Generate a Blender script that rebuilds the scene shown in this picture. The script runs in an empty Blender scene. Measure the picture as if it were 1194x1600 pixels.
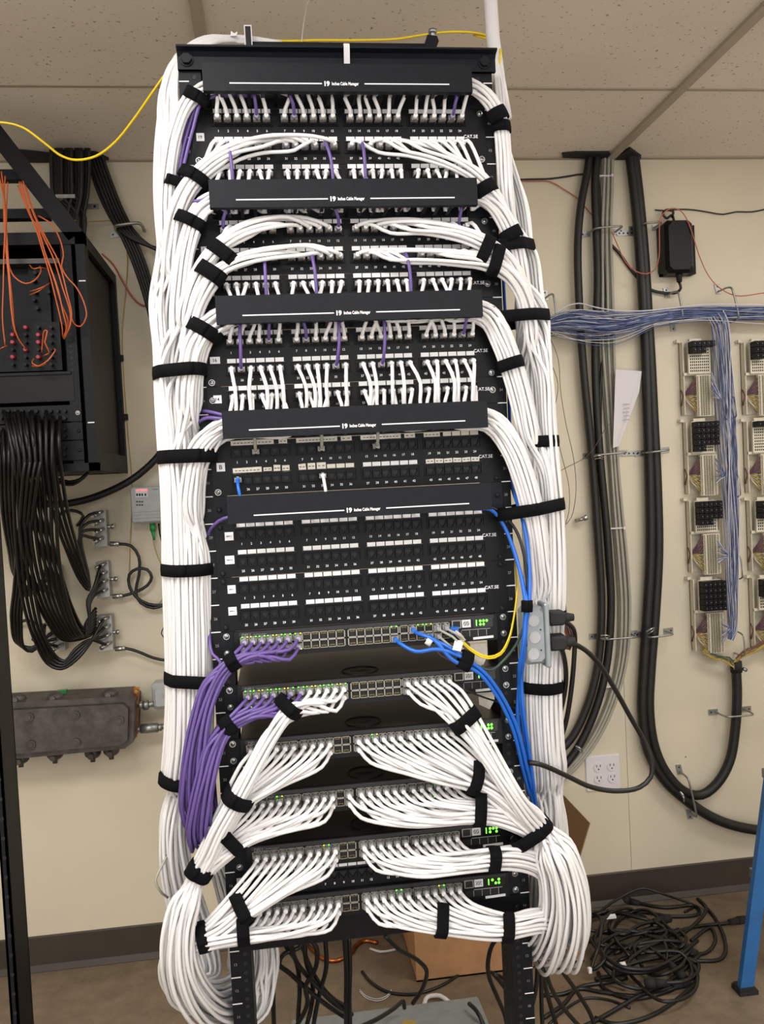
import bpy, math, random
import numpy as np
from mathutils import Vector
random.seed(7); rng = np.random.default_rng(7)
SC = bpy.context.scene
COL = SC.collection
U = .04445
ZT = 2.075            # height of the rack's first unit mark
WY = 1.25             # wall behind the rack
CEIL = 2.411

# ------------------------------------------------------------------ camera
CAM = np.array([-.14440, -1.43733, 1.41886])
FPX = 1354.756
def _basis(pi, ya, ro):
    cy, sy, cp, sp, cr, sr = math.cos(ya), math.sin(ya), math.cos(pi), math.sin(pi), math.cos(ro), math.sin(ro)
    f = np.array([sy*cp, cy*cp, sp]); r0 = np.array([cy, -sy, 0]); u0 = np.cross(r0, f)
    return r0*cr + u0*sr, -r0*sr + u0*cr, f
CR, CU, CF = _basis(-.0350698, .1239735, -.0509415)
def at(px, py, Y):
    d = CF + CR*(px-597)/FPX + CU*(800-py)/FPX
    return CAM + d*(Y-CAM[1])/d[1]
def atz(px, py, Z):
    d = CF + CR*(px-597)/FPX + CU*(800-py)/FPX
    return CAM + d*(Z-CAM[2])/d[2]
def W(px, py, off=0.0):
    return at(px, py, WY-off)
cam = bpy.data.cameras.new('camera')
cam.sensor_fit = 'VERTICAL'; cam.sensor_height = 24; cam.lens = FPX*24/1600
cam.clip_start = .02
camo = bpy.data.objects.new('camera', cam); COL.objects.link(camo)
from mathutils import Matrix
camo.matrix_world = Matrix(((CR[0], CU[0], -CF[0], CAM[0]), (CR[1], CU[1], -CF[1], CAM[1]), (CR[2], CU[2], -CF[2], CAM[2]), (0, 0, 0, 1)))
SC.camera = camo

# ------------------------------------------------------------------ materials
def lin(h):
    h = h.lstrip('#'); o = []
    for i in (0, 2, 4):
        c = int(h[i:i+2], 16)/255
        o.append(c/12.92 if c <= .04045 else ((c+.055)/1.055)**2.4)
    return (*o, 1)
def mat(name, hexc, rough=.5, metal=0, noise=0, nscale=40, bump=0, bscale=200, trans=0, emit=None, estr=1, spec=.5, c2=None, coat=0):
    m = bpy.data.materials.new(name); m.use_nodes = True
    nt = m.node_tree; b = nt.nodes['Principled BSDF']
    col = lin(hexc)
    b.inputs['Base Color'].default_value = col
    b.inputs['Roughness'].default_value = rough
    b.inputs['Metallic'].default_value = metal
    b.inputs['Specular IOR Level'].default_value = spec
    if trans: b.inputs['Transmission Weight'].default_value = trans
    if coat: b.inputs['Coat Weight'].default_value = coat
    if emit:
        b.inputs['Emission Color'].default_value = lin(emit); b.inputs['Emission Strength'].default_value = estr
    if noise or c2 or bump:
        tc = nt.nodes.new('ShaderNodeTexCoord')
    if noise or c2:
        n = nt.nodes.new('ShaderNodeTexNoise'); n.inputs['Scale'].default_value = nscale; n.inputs['Detail'].default_value = 6
        nt.links.new(tc.outputs['Object'], n.inputs['Vector'])
        r = nt.nodes.new('ShaderNodeValToRGB')
        a = lin(c2) if c2 else tuple(min(1, c*(1-noise)) for c in col[:3])+(1,)
        z = col if c2 else tuple(min(1, c*(1+noise)) for c in col[:3])+(1,)
        r.color_ramp.elements[0].color = a; r.color_ramp.elements[0].position = .35
        r.color_ramp.elements[1].color = z; r.color_ramp.elements[1].position = .65
        nt.links.new(n.outputs['Fac'], r.inputs['Fac']); nt.links.new(r.outputs['Color'], b.inputs['Base Color'])
    if bump:
        n2 = nt.nodes.new('ShaderNodeTexNoise'); n2.inputs['Scale'].default_value = bscale; n2.inputs['Detail'].default_value = 4
        nt.links.new(tc.outputs['Object'], n2.inputs['Vector'])
        bp = nt.nodes.new('ShaderNodeBump'); bp.inputs['Strength'].default_value = bump; bp.inputs['Distance'].default_value = .002
        nt.links.new(n2.outputs['Fac'], bp.inputs['Height']); nt.links.new(bp.outputs['Normal'], b.inputs['Normal'])
    return m
M = {}
M['black'] = mat('black_powder_coat', '#11141a', .5, noise=.12, nscale=90, bump=.12, bscale=900, spec=.2)
M['rail'] = mat('rail_black', '#0e1014', .5, noise=.15, nscale=60, bump=.1, bscale=700, spec=.2)
M['panel'] = mat('panel_black', '#0b0c0f', .45, noise=.1, nscale=60, spec=.2)
M['plastic'] = mat('black_plastic', '#0b0c0e', .42, spec=.22)
M['dark'] = mat('socket_dark', '#060607', .6)
M['white_ink'] = mat('white_ink', '#e8e8ea', .6)
M['grey_ink'] = mat('grey_ink', '#77787a', .6)
M['tag'] = mat('paper_tag', '#e4e3e4', .7, noise=.04, nscale=300)
M['oldtag'] = mat('printed_paper_tag', '#dcd6ca', .7, noise=.06, nscale=260)
M['cable'] = mat('white_cable', '#dfdddd', .36, noise=.03, nscale=12)
M['purple'] = mat('purple_cable', '#5f4a8a', .42, noise=.06, nscale=20)
M['blue'] = mat('blue_cable', '#1f63c4', .35)
M['yellow'] = mat('yellow_cable', '#e3c41c', .4)
M['orange'] = mat('orange_cable', '#d56a3a', .42)
M['red'] = mat('red_wire', '#b5624f', .45)
M['blkcable'] = mat('black_cable', '#0d0d0e', .4, bump=.05, bscale=300)
M['blkthick'] = mat('black_thick_cable', '#111111', .5, noise=.15, nscale=15)
M['greycable'] = mat('grey_cable', '#9c998c', .5, noise=.05, nscale=20)
M['greencable'] = mat('dark_green_cable', '#2f4038', .45)
M['thinwire'] = mat('thin_grey_wire', '#4a443e', .5)
M['velcro'] = mat('black_strap_cloth', '#0d0d10', .95, bump=.6, bscale=1500, spec=.15)
M['clear'] = mat('clear_plug', '#c4c4c4', .15, trans=.55)
M['clearp'] = mat('clear_violet_boot', '#c8c0d4', .2, trans=.4)
M['steel'] = mat('steel', '#b6b6b6', .3, metal=1, noise=.08, nscale=60)
M['shield'] = mat('port_shield', '#9a968c', .4, metal=.7)
M['galv'] = mat('galvanised', '#9c9c9a', .42, metal=.85, noise=.15, nscale=50)
M['swtop'] = mat('switch_case', '#262524', .36, metal=.3, noise=.06, nscale=40)
M['swface'] = mat('switch_face', '#0e0f11', .4, spec=.25)
M['led'] = mat('green_led', '#0a2a08', .4, emit='#66ff3c', estr=2.2)
M['ledy'] = mat('amber_led', '#2a2408', .4, emit='#d8e83c', estr=1.4)
M['ledr'] = mat('red_led', '#300808', .4, emit='#ff2838', estr=4)
M['offled'] = mat('dark_lens', '#0a0d0a', .25)
M['grey_pl'] = mat('grey_plastic', '#a9abad', .5, noise=.04, nscale=60)
M['greymetal'] = mat('grey_box_metal', '#8d9396', .45, metal=.3, noise=.06, nscale=50)
M['cast'] = mat('cast_metal', '#55504c', .55, metal=.5, noise=.25, nscale=30, bump=.35, bscale=120)
M['copper'] = mat('copper', '#b06a3c', .35, metal=1, noise=.2, nscale=60)
M['brass'] = mat('brass', '#b59a58', .35, metal=1)
M['whitepl'] = mat('white_plastic', '#d6d2d4', .45)
M['ivory'] = mat('ivory_plastic', '#cfc7b4', .5, noise=.05, nscale=90)
M['card'] = mat('cardboard', '#b0845c', .85, noise=.08, nscale=25, bump=.1, bscale=150)
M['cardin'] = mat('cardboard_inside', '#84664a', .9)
M['bluepaint'] = mat('blue_fibreglass', '#2a64a0', .45, noise=.08, nscale=20)
M['rubber'] = mat('black_rubber', '#1a1a1b', .8)
M['paper'] = mat('paper', '#d2ccd0', .75)
M['green'] = mat('green_connector', '#1f8a4c', .4)
M['redcap'] = mat('red_cap', '#a01c34', .4)
M['jblue'] = mat('jumper_blue', '#5a6894', .5, noise=.25, nscale=60)
M['jwhite'] = mat('jumper_white', '#cfcfd8', .5)
M['jbrown'] = mat('jumper_brown', '#6a4434', .55, noise=.2, nscale=60)
M['jyellow'] = mat('jumper_yellow', '#a8924a', .55)
M['jviolet'] = mat('jumper_violet', '#5c4660', .55, noise=.25, nscale=80)
M['jorange'] = mat('jumper_orange', '#b0562c', .55)
M['base'] = mat('vinyl_base', '#3a3229', .5, noise=.08, nscale=12)
M['termpale'] = mat('terminal_clip', '#8f8a72', .4, metal=.3)
M['tbar'] = mat('ceiling_grid', '#a89c8c', .5)
M['lcd'] = mat('barcode_label', '#d6d8da', .6)

def wall_mat():
    m = mat('painted_wall', '#d0c5ad', .6)
    nt = m.node_tree; b = nt.nodes['Principled BSDF']
    tc = nt.nodes.new('ShaderNodeTexCoord')
    n = nt.nodes.new('ShaderNodeTexNoise'); n.inputs['Scale'].default_value = 2.2; n.inputs['Detail'].default_value = 8
    nt.links.new(tc.outputs['Object'], n.inputs['Vector'])
    r = nt.nodes.new('ShaderNodeValToRGB')
    r.color_ramp.elements[0].position = .3; r.color_ramp.elements[0].color = lin('#c9c0ac')
    r.color_ramp.elements[1].position = .7; r.color_ramp.elements[1].color = lin('#d6cbb4')
    nt.links.new(n.outputs['Fac'], r.inputs['Fac'])
    v = nt.nodes.new('ShaderNodeTexVoronoi'); v.inputs['Scale'].default_value = 5.5; v.inputs['Randomness'].default_value = 1
    nt.links.new(tc.outputs['Object'], v.inputs['Vector'])
    r2 = nt.nodes.new('ShaderNodeValToRGB')
    r2.color_ramp.elements[0].position = .012; r2.color_ramp.elements[0].color = (.12, .1, .08, 1)
    r2.color_ramp.elements[1].position = .02; r2.color_ramp.elements[1].color = (1, 1, 1, 1)
    nt.links.new(v.outputs['Distance'], r2.inputs['Fac'])
    mx = nt.nodes.new('ShaderNodeMixRGB'); mx.blend_type = 'MULTIPLY'; mx.inputs['Fac'].default_value = 1
    nt.links.new(r.outputs['Color'], mx.inputs['Color1']); nt.links.new(r2.outputs['Color'], mx.inputs['Color2'])
    nt.links.new(mx.outputs['Color'], b.inputs['Base Color'])
    n2 = nt.nodes.new('ShaderNodeTexNoise'); n2.inputs['Scale'].default_value = 160
    nt.links.new(tc.outputs['Object'], n2.inputs['Vector'])
    bp = nt.nodes.new('ShaderNodeBump'); bp.inputs['Strength'].default_value = .08; bp.inputs['Distance'].default_value = .002
    nt.links.new(n2.outputs['Fac'], bp.inputs['Height']); nt.links.new(bp.outputs['Normal'], b.inputs['Normal'])
    return m
def ceil_mat():
    m = mat('acoustic_tile', '#b6a899', .9)
    nt = m.node_tree; b = nt.nodes['Principled BSDF']
    tc = nt.nodes.new('ShaderNodeTexCoord')
    mp = nt.nodes.new('ShaderNodeMapping'); mp.inputs['Scale'].default_value = (1, 1.15, 1)
    nt.links.new(tc.outputs['Object'], mp.inputs['Vector'])
    nz = nt.nodes.new('ShaderNodeTexNoise'); nz.inputs['Scale'].default_value = 92; nz.inputs['Detail'].default_value = 3
    nt.links.new(mp.outputs['Vector'], nz.inputs['Vector'])
    r = nt.nodes.new('ShaderNodeValToRGB')
    r.color_ramp.elements[0].position = .655; r.color_ramp.elements[0].color = (1, 1, 1, 1)
    r.color_ramp.elements[1].position = .695; r.color_ramp.elements[1].color = (.42, .38, .34, 1)
    nt.links.new(nz.outputs['Fac'], r.inputs['Fac'])
    n1 = nt.nodes.new('ShaderNodeTexNoise'); n1.inputs['Scale'].default_value = 3
    nt.links.new(tc.outputs['Object'], n1.inputs['Vector'])
    r1 = nt.nodes.new('ShaderNodeValToRGB')
    r1.color_ramp.elements[0].position = .3; r1.color_ramp.elements[0].color = lin('#ddd4c8')
    r1.color_ramp.elements[1].position = .7; r1.color_ramp.elements[1].color = lin('#e6ddd2')
    nt.links.new(n1.outputs['Fac'], r1.inputs['Fac'])
    mx = nt.nodes.new('ShaderNodeMixRGB'); mx.blend_type = 'MULTIPLY'; mx.inputs['Fac'].default_value = 1
    nt.links.new(r1.outputs['Color'], mx.inputs['Color1']); nt.links.new(r.outputs['Color'], mx.inputs['Color2'])
    nt.links.new(mx.outputs['Color'], b.inputs['Base Color'])
    bp = nt.nodes.new('ShaderNodeBump'); bp.inputs['Strength'].default_value = .3; bp.inputs['Distance'].default_value = .003
    nt.links.new(r.outputs['Color'], bp.inputs['Height']); nt.links.new(bp.outputs['Normal'], b.inputs['Normal'])
    return m
def floor_mat():
    m = mat('vinyl_floor', '#a08d76', .55)
    nt = m.node_tree; b = nt.nodes['Principled BSDF']
    tc = nt.nodes.new('ShaderNodeTexCoord')
    n = nt.nodes.new('ShaderNodeTexNoise'); n.inputs['Scale'].default_value = 14; n.inputs['Detail'].default_value = 9; n.inputs['Roughness'].default_value = .7
    nt.links.new(tc.outputs['Object'], n.inputs['Vector'])
    r = nt.nodes.new('ShaderNodeValToRGB')
    r.color_ramp.elements[0].position = .32; r.color_ramp.elements[0].color = lin('#67594a')
    r.color_ramp.elements[1].position = .68; r.color_ramp.elements[1].color = lin('#84735f')
    e = r.color_ramp.elements.new(.8); e.color = lin('#95836e')
    nt.links.new(n.outputs['Fac'], r.inputs['Fac']); nt.links.new(r.outputs['Color'], b.inputs['Base Color'])
    return m
def vent_mat():
    # fine rows of small punched holes in the switch front
    m = mat('perforated_face', '#17181a', .4)
    nt = m.node_tree; b = nt.nodes['Principled BSDF']
    tc = nt.nodes.new('ShaderNodeTexCoord')
    mp = nt.nodes.new('ShaderNodeMapping'); mp.inputs['Scale'].default_value = (330, 330, 330)
    nt.links.new(tc.outputs['Object'], mp.inputs['Vector'])
    v = nt.nodes.new('ShaderNodeTexVoronoi'); v.inputs['Scale'].default_value = 1; v.inputs['Randomness'].default_value = 0
    nt.links.new(mp.outputs['Vector'], v.inputs['Vector'])
    r = nt.nodes.new('ShaderNodeValToRGB')
    r.color_ramp.elements[0].position = .36; r.color_ramp.elements[0].color = (.002, .002, .002, 1)
    r.color_ramp.elements[1].position = .42; r.color_ramp.elements[1].color = lin('#1d1e21')
    nt.links.new(v.outputs['Distance'], r.inputs['Fac']); nt.links.new(r.outputs['Color'], b.inputs['Base Color'])
    return m
M['wall'] = wall_mat(); M['ceil'] = ceil_mat(); M['floor'] = floor_mat(); M['vent'] = vent_mat()

# ------------------------------------------------------------------ mesh helpers
def fast_mesh(name, V, Q, tris=None, smooth=True, mats=(), mi=None):
    """V (n,3), Q list/array of quads; optional list of n-gons in tris."""
    me = bpy.data.meshes.new(name)
    V = np.asarray(V, np.float32); Q = np.asarray(Q, np.int32).reshape(-1, 4)
    extra = tris or []
    loops = np.concatenate([Q.ravel()] + [np.asarray(t, np.int32) for t in extra]) if extra else Q.ravel()
    tot = np.concatenate([np.full(len(Q), 4, np.int32), np.array([len(t) for t in extra], np.int32)])
    st = np.concatenate([[0], np.cumsum(tot)[:-1]]).astype(np.int32)
    me.vertices.add(len(V)); me.vertices.foreach_set('co', V.ravel())
    me.loops.add(len(loops)); me.loops.foreach_set('vertex_index', loops.astype(np.int32))
    me.polygons.add(len(tot)); me.polygons.foreach_set('loop_start', st); me.polygons.foreach_set('loop_total', tot)
    me.polygons.foreach_set('use_smooth', np.full(len(tot), bool(smooth)))
    for m in mats: me.materials.append(m)
    if mi is not None: me.polygons.foreach_set('material_index', np.asarray(mi, np.int32))
    me.update(calc_edges=True); me.validate()
    return me
def frames(P):
    P = np.asarray(P, float)
    T = np.gradient(P, axis=0); T /= (np.linalg.norm(T, axis=1, keepdims=True)+1e-12)
    N = np.zeros_like(T)
    a = np.array([0, 1., 0]) if abs(T[0][1]) < .9 else np.array([1., 0, 0])
    n = np.cross(T[0], a); n /= np.linalg.norm(n); N[0] = n
    for i in range(1, len(T)):
        n = n - T[i]*(n@T[i]); n /= (np.linalg.norm(n)+1e-12); N[i] = n
    return T, N, np.cross(T, N)
def tube_arrays(P, r, n=8):
    P = np.asarray(P, float); k = len(P)
    T, N, B = frames(P)
    a = np.linspace(0, 2*math.pi, n, endpoint=False)
    r = np.broadcast_to(np.asarray(r, float), (k,))
    V = P[:, None, :] + r[:, None, None]*(np.cos(a)[None, :, None]*N[:, None, :] + np.sin(a)[None, :, None]*B[:, None, :])
    i = np.arange(k-1)[:, None]*n; j = np.arange(n)[None, :]; j2 = (j+1) % n
    Q = np.stack([i+j, i+j2, i+n+j2, i+n+j], -1).reshape(-1, 4)
    return V.reshape(-1, 3), Q, [list(range(n-1, -1, -1)), list(range((k-1)*n, k*n))]
def spline(C, step=.012):
    """centripetal Catmull-Rom through control points, resampled"""
    C = [np.asarray(c, float) for c in C]
    D = [C[0]]
    for c in C[1:]:
        if np.linalg.norm(c-D[-1]) > 1e-4: D.append(c)
    C = D
    if len(C) < 3:
        n = max(2, int(np.linalg.norm(C[-1]-C[0])/step)); return np.array([C[0]+(C[-1]-C[0])*t for t in np.linspace(0, 1, n)])
    C = [2*C[0]-C[1]] + C + [2*C[-1]-C[-2]]
    out = []
    for i in range(1, len(C)-2):
        p0, p1, p2, p3 = C[i-1:i+3]
        t0 = 0; t1 = t0+np.linalg.norm(p1-p0)**.5; t2 = t1+np.linalg.norm(p2-p1)**.5; t3 = t2+np.linalg.norm(p3-p2)**.5
        n = max(2, int(np.linalg.norm(p2-p1)/step+.5))
        t = np.linspace(t1, t2, n, endpoint=False)[:, None]
        A1 = (t1-t)/(t1-t0)*p0+(t-t0)/(t1-t0)*p1; A2 = (t2-t)/(t2-t1)*p1+(t-t1)/(t2-t1)*p2; A3 = (t3-t)/(t3-t2)*p2+(t-t2)/(t3-t2)*p3
        B1 = (t2-t)/(t2-t0)*A1+(t-t0)/(t2-t0)*A2; B2 = (t3-t)/(t3-t1)*A2+(t-t1)/(t3-t1)*A3
        out.append((t2-t)/(t2-t1)*B1+(t-t1)/(t2-t1)*B2)
    out.append(np.array([C[-2]]))
    return np.concatenate(out)

class MB:
    def __init__(s): s.v = []; s.f = []; s.mi = []; s.sm = []; s.n = 0
    def add(s, V, F, m=0, smooth=False):
        s.v.append(np.asarray(V, float).reshape(-1, 3)); n = s.n
        for f in F: s.f.append([int(i)+n for i in f]); s.mi.append(m); s.sm.append(smooth)
        s.n += len(s.v[-1]); return s
    def box(s, a, b, m=0):
        x0, y0, z0 = (min(p, q) for p, q in zip(a, b)); x1, y1, z1 = (max(p, q) for p, q in zip(a, b))
        V = [(x0, y0, z0), (x1, y0, z0), (x1, y1, z0), (x0, y1, z0), (x0, y0, z1), (x1, y0, z1), (x1, y1, z1), (x0, y1, z1)]
        return s.add(V, [(3, 2, 1, 0), (4, 5, 6, 7), (0, 1, 5, 4), (1, 2, 6, 5), (2, 3, 7, 6), (3, 0, 4, 7)], m)
    def cbox(s, c, d, m=0):
        return s.box([c[i]-d[i]/2 for i in range(3)], [c[i]+d[i]/2 for i in range(3)], m)
    def bbox(s, a, b, bev, m=0):
        """box with chamfered vertical (Y-direction) edges: outline in XZ chamfered, extruded along Y with chamfered front"""
        x0, y0, z0 = (min(p, q) for p, q in zip(a, b)); x1, y1, z1 = (max(p, q) for p, q in zip(a, b))
        c = bev
        def ring(i, y): 
            return [(x0+i+c, y, z0+i), (x1-i-c, y, z0+i), (x1-i, y, z0+i+c), (x1-i, y, z1-i-c), (x1-i-c, y, z1-i), (x0+i+c, y, z1-i), (x0+i, y, z1-i-c), (x0+i, y, z0+i+c)]
        V = ring(c*.8, y0)+ring(0, y0+c)+ring(0, y1)
        F = [list(range(0, 8)), list(range(23, 15, -1))]
        for k in (0, 8):
            for i in range(8): F.append((k+i, k+8+i, k+8+(i+1) % 8, k+(i+1) % 8))
        return s.add(V, F, m)
    def tube(s, P, r, n=8, m=0, caps=True):
        V, Q, c = tube_arrays(P, r, n); return s.add(V, list(Q)+(c if caps else []), m, True)
    def cyl(s, p, q, r, n=14, m=0, r2=None):
        p, q = np.asarray(p, float), np.asarray(q, float); r2 = r if r2 is None else r2
        t = (q-p)/np.linalg.norm(q-p); a = np.array([0, 0, 1.]) if abs(t[2]) < .9 else np.array([1., 0, 0])
        u = np.cross(t, a); u /= np.linalg.norm(u); w = np.cross(t, u)
        A = np.linspace(0, 2*math.pi, n, endpoint=False)
        d = np.cos(A)[:, None]*u+np.sin(A)[:, None]*w
        V = np.concatenate([p+r*d, q+r2*d])
        b = s.n
        s.add(V, [(i, (i+1) % n, n+(i+1) % n, n+i) for i in range(n)], m, True)
        s.f.append([b+i for i in range(n-1, -1, -1)]); s.f.append([b+n+i for i in range(n)]); s.mi += [m, m]; s.sm += [False, False]
        return s
    def prism(s, poly, d, m=0):
        """poly: list of 3-D points, extruded by vector d"""
        P = np.asarray(poly, float); n = len(P); V = np.concatenate([P, P+np.asarray(d, float)])
        return s.add(V, [list(range(n-1, -1, -1)), list(range(n, 2*n))]+[(i, (i+1) % n, n+(i+1) % n, n+i) for i in range(n)], m)
    def sphere(s, c, r, m=0, seg=12, rings=8, sc=(1, 1, 1)):
        V = []; F = []
        for i in range(rings+1):
            th = math.pi*i/rings
            for j in range(seg):
                ph = 2*math.pi*j/seg
                V.append((c[0]+r*sc[0]*math.sin(th)*math.cos(ph), c[1]+r*sc[1]*math.sin(th)*math.sin(ph), c[2]+r*sc[2]*math.cos(th)))
        for i in range(rings):
            for j in range(seg): F.append((i*seg+j, (i+1)*seg+j, (i+1)*seg+(j+1) % seg, i*seg+(j+1) % seg))
        return s.add(V, F, m, True)
    def text(s, txt, c, h, m=0, align='C', xdir=(1, 0, 0), zdir=(0, 0, 1), stretch=1, bold=.018):
        V, F, w, hh = glyphs(txt, bold)
        k = h
        ox = {'C': -w/2, 'L': 0, 'R': -w}[align]
        X = np.asarray(xdir, float); Z = np.asarray(zdir, float)
        P = np.asarray(c, float) + (V[:, :1]+ox)*k*stretch*X + (V[:, 1:2]-.35)*k*Z
        return s.add(P, F, m)
    def build(s, name, mats, parent=None, org=None, loc=None):
        V = np.concatenate(s.v) if s.v else np.zeros((0, 3))
        org = np.zeros(3) if org is None else np.asarray(org, float)
        me = bpy.data.meshes.new(name)
        me.from_pydata((V-org).tolist(), [], s.f)
        if not isinstance(mats, (list, tuple)): mats = [mats]
        for q in mats: me.materials.append(q)
        me.polygons.foreach_set('material_index', s.mi); me.polygons.foreach_set('use_smooth', s.sm); me.update()
        return link(name, me, parent, loc if loc is not None else (org if parent is None else (0, 0, 0)))
_gl = {}
def glyphs(t0, bold=0):
    t = (t0, bold)
    if t not in _gl:
        c = bpy.data.curves.new('glyph', 'FONT'); c.body = t0; c.size = 1.0; c.resolution_u = 3; c.offset = bold
        o = bpy.data.objects.new('glyph', c); COL.objects.link(o)
        bpy.context.view_layer.update()
        me = bpy.data.meshes.new_from_object(o.evaluated_get(bpy.context.evaluated_depsgraph_get()))
        V = np.array([v.co[:2] for v in me.vertices]) if me.vertices else np.zeros((0, 2)); F = [list(p.vertices) for p in me.polygons]
        if len(V): V[:, 0] -= V[:, 0].min()
        w = V[:, 0].max() if len(V) else 0
        bpy.data.objects.remove(o); bpy.data.meshes.remove(me); bpy.data.curves.remove(c)
        _gl[t] = (V, F, w, 1)
    return _gl[t]
def link(name, data, parent=None, loc=(0, 0, 0)):
    o = bpy.data.objects.new(name, data); COL.objects.link(o); o.location = tuple(float(x) for x in loc)
    if parent is not None: o.parent = parent
    return o
def tag(o, label, cat, group=None, kind=None):
    o['label'] = label; o['category'] = cat
    if group: o['group'] = group
    if kind: o['kind'] = kind
    return o
def thing(name, label, cat, loc=(0, 0, 0), group=None):
    o = bpy.data.objects.new(name, None); COL.objects.link(o); o.location = tuple(float(x) for x in loc); o.empty_display_size = .05
    return tag(o, label, cat, group)
def struct(name, mb, mats):
    o = mb.build(name, mats); o['kind'] = 'structure'; return o
def pts(L, Y=None):
    """pixel control points (x, y[, depth]) -> world"""
    return [at(p[0], p[1], p[2] if len(p) > 2 else Y) for p in L]
def wire(name, label, cat, L, r, m, Y=None, group=None, n=8, step=.012, world=False, parent=None):
    P = spline(L if world else pts(L, Y), step)
    V, Q, c = tube_arrays(P, r, n)
    o0 = P[0]
    me = fast_mesh(name, V-o0, Q, c, True, [m])
    o = link(name, me, None, o0)
    tag(o, label, cat, group)
    o['_path'] = 0
    del o['_path']
    return o, P

# ------------------------------------------------------------------ room shell
RX0, RX1, RY0 = -2.6, 2.6, -2.6
seam = .955
b = MB(); b.box((RX0, WY, 0), (seam-.0007, WY+.1, CEIL)); b.box((seam+.0007, WY, 0), (RX1, WY+.1, CEIL)); b.box((seam-.02, WY+.012, 0), (seam+.02, WY+.09, CEIL), 1)
struct('wall_back', b, [M['wall'], M['dark']])
b = MB(); b.box((RX0-.1, RY0, 0), (RX0, WY+.1, CEIL)); struct('wall_left', b, M['wall'])
b = MB(); b.box((RX1, RY0, 0), (RX1+.1, WY+.1, CEIL)); struct('wall_right', b, M['wall'])
b = MB(); b.box((RX0-.1, RY0-.1, -.1), (RX1+.1, WY+.1, 0)); struct('floor', b, M['floor'])
b = MB(); b.box((RX0-.1, RY0-.1, CEIL), (RX1+.1, WY+.1, CEIL+.1)); struct('ceiling', b, M['ceil'])
b = MB()
b.prism([(RX0, WY-.004, 0), (RX0, WY-.004, .1), (RX0, WY, .104), (RX0, WY, 0), (RX0, WY-.016, 0), (RX0, WY-.010, .012)][:4], (RX1-RX0, 0, 0))
b.prism([(RX0, WY-.004, .016), (RX0, WY-.018, .002), (RX0, WY-.018, 0), (RX0, WY-.004, 0)], (RX1-RX0, 0, 0))
struct('baseboard_back', b, M['base'])
k = 1
for x in (seam+.02, -.245, -1.465, 2.195):
    b = MB(); b.box((x-.013, RY0, CEIL-.010), (x+.013, WY, CEIL+.001)); struct('trim_%d' % k, b, M['tbar']); k += 1
for y in (.762, .152, -.458, -1.068, -2.288):
    b = MB(); b.box((RX0, y-.006, CEIL-.0025), (RX1, y+.006, CEIL+.001)); struct('trim_%d' % k, b, M['tbar']); k += 1
b = MB(); b.box((RX0, WY-.02, CEIL-.004), (RX1, WY, CEIL+.001)); struct('trim_%d' % k, b, M['tbar'])

# ------------------------------------------------------------------ the relay rack
rack = thing('equipment_rack', 'tall black open two-post equipment rack holding panels and switches', 'rack', (0, 0, 0))
ZTOP = 2.123
for sx in (-1, 1):
    b = MB()
    xi, xo = sx*.2222, sx*.2572
    b.box((xi, 0, .012), (xo, .0035, ZTOP-.03)); b.box((xi, .0725, .012), (xo, .076, ZTOP-.03)); b.box((xi, .0035, .012), (xi+sx*.0035, .0725, ZTOP-.03))
    for i in range(-1, 46):
        zt = ZT-i*U
        if zt < .08: break
        xa = sx*.2572
        b.box((xa, -.0004, zt-.0008), (xa-sx*.016, .0, zt+.0008), 1)
        if i % 1 == 0 and i >= 0:
            b.text(str(45-i), (sx*.2485, -.0005, zt-U/2), .0062, 2)
        for dz in (.0064, .0222, .0381):
            b.cyl((sx*.23255, -.0005, zt-dz), (sx*.23255, .001, zt-dz), .0034, 10, 3)
            if sx > 0:
                b.cyl((xi-.0005, .02, zt-dz), (xi+.001, .02, zt-dz), .003, 10, 3)
                b.cyl((xi-.0005, .056, zt-dz), (xi+.001, .056, zt-dz), .003, 10, 3)
    b.build('upright', [M['rail'], M['white_ink'], M['grey_ink'], M['dark']], rack)
b = MB()
b.box((-.2575, -.006, ZTOP-.032), (.2625, -.0005, ZTOP)); b.box((-.2575, -.006, ZTOP), (.2625, -.062, ZTOP-.003)) if False else None
b.prism([(-.2575, -.0005, ZTOP-.032), (-.2575, -.0065, ZTOP-.032), (-.2575, -.0065, ZTOP-.012), (-.2575, -.012, ZTOP-.006), (-.2575, -.022, ZTOP-.003), (-.2575, -.022, ZTOP), (-.2575, .04, ZTOP), (-.2575, .04, ZTOP-.004), (-.2575, -.0005, ZTOP-.006)], (.52, 0, 0))
b.build('top_angle', M['black'], rack)
b = MB(); b.box((-.2575, .0765, ZTOP-.032), (.2625, .0815, ZTOP)); b.box((-.2575, .042, ZTOP-.004), (.2625, .0815, ZTOP)); b.build('rear_top_angle', M['black'], rack)
for x in (-.243, .243):
    b = MB(); b.cyl((x, -.0065, ZTOP-.017), (x, -.014, ZTOP-.017), .0085, 6); b.cyl((x, -.0065, ZTOP-.017), (x, -.0085, ZTOP-.017), .011, 16); b.build('top_bolt', M['black'], rack)
for y0, y1, yv in ((-.09, .0, -.002), (.076, .17, .078)):
    b = MB(); b.box((-.26, y0, 0), (.26, y1, .006)); b.box((-.26, yv-.003, 0), (.26, yv+.003, .09)); b.build('base_angle', M['black'], rack)

def screw_mesh():
    b = MB(); b.cyl((0, 0, 0), (0, -.0015, 0), .0052, 14); b.sphere((0, -.0015, 0), .0044, 0, 12, 6, (1, .55, 1))
    b.box((-.0028, -.0042, -.0004), (.0028, -.0034, .0004), 1); b.box((-.0004, -.0042, -.0028), (.0004, -.0034, .0028), 1)
    o = b.build('screw', [M['steel'], M['dark']]); me = o.data; bpy.data.objects.remove(o); return me
SCREW = screw_mesh()
SCREWB = SCREW.copy(); SCREWB.materials[0] = M['black']

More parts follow.
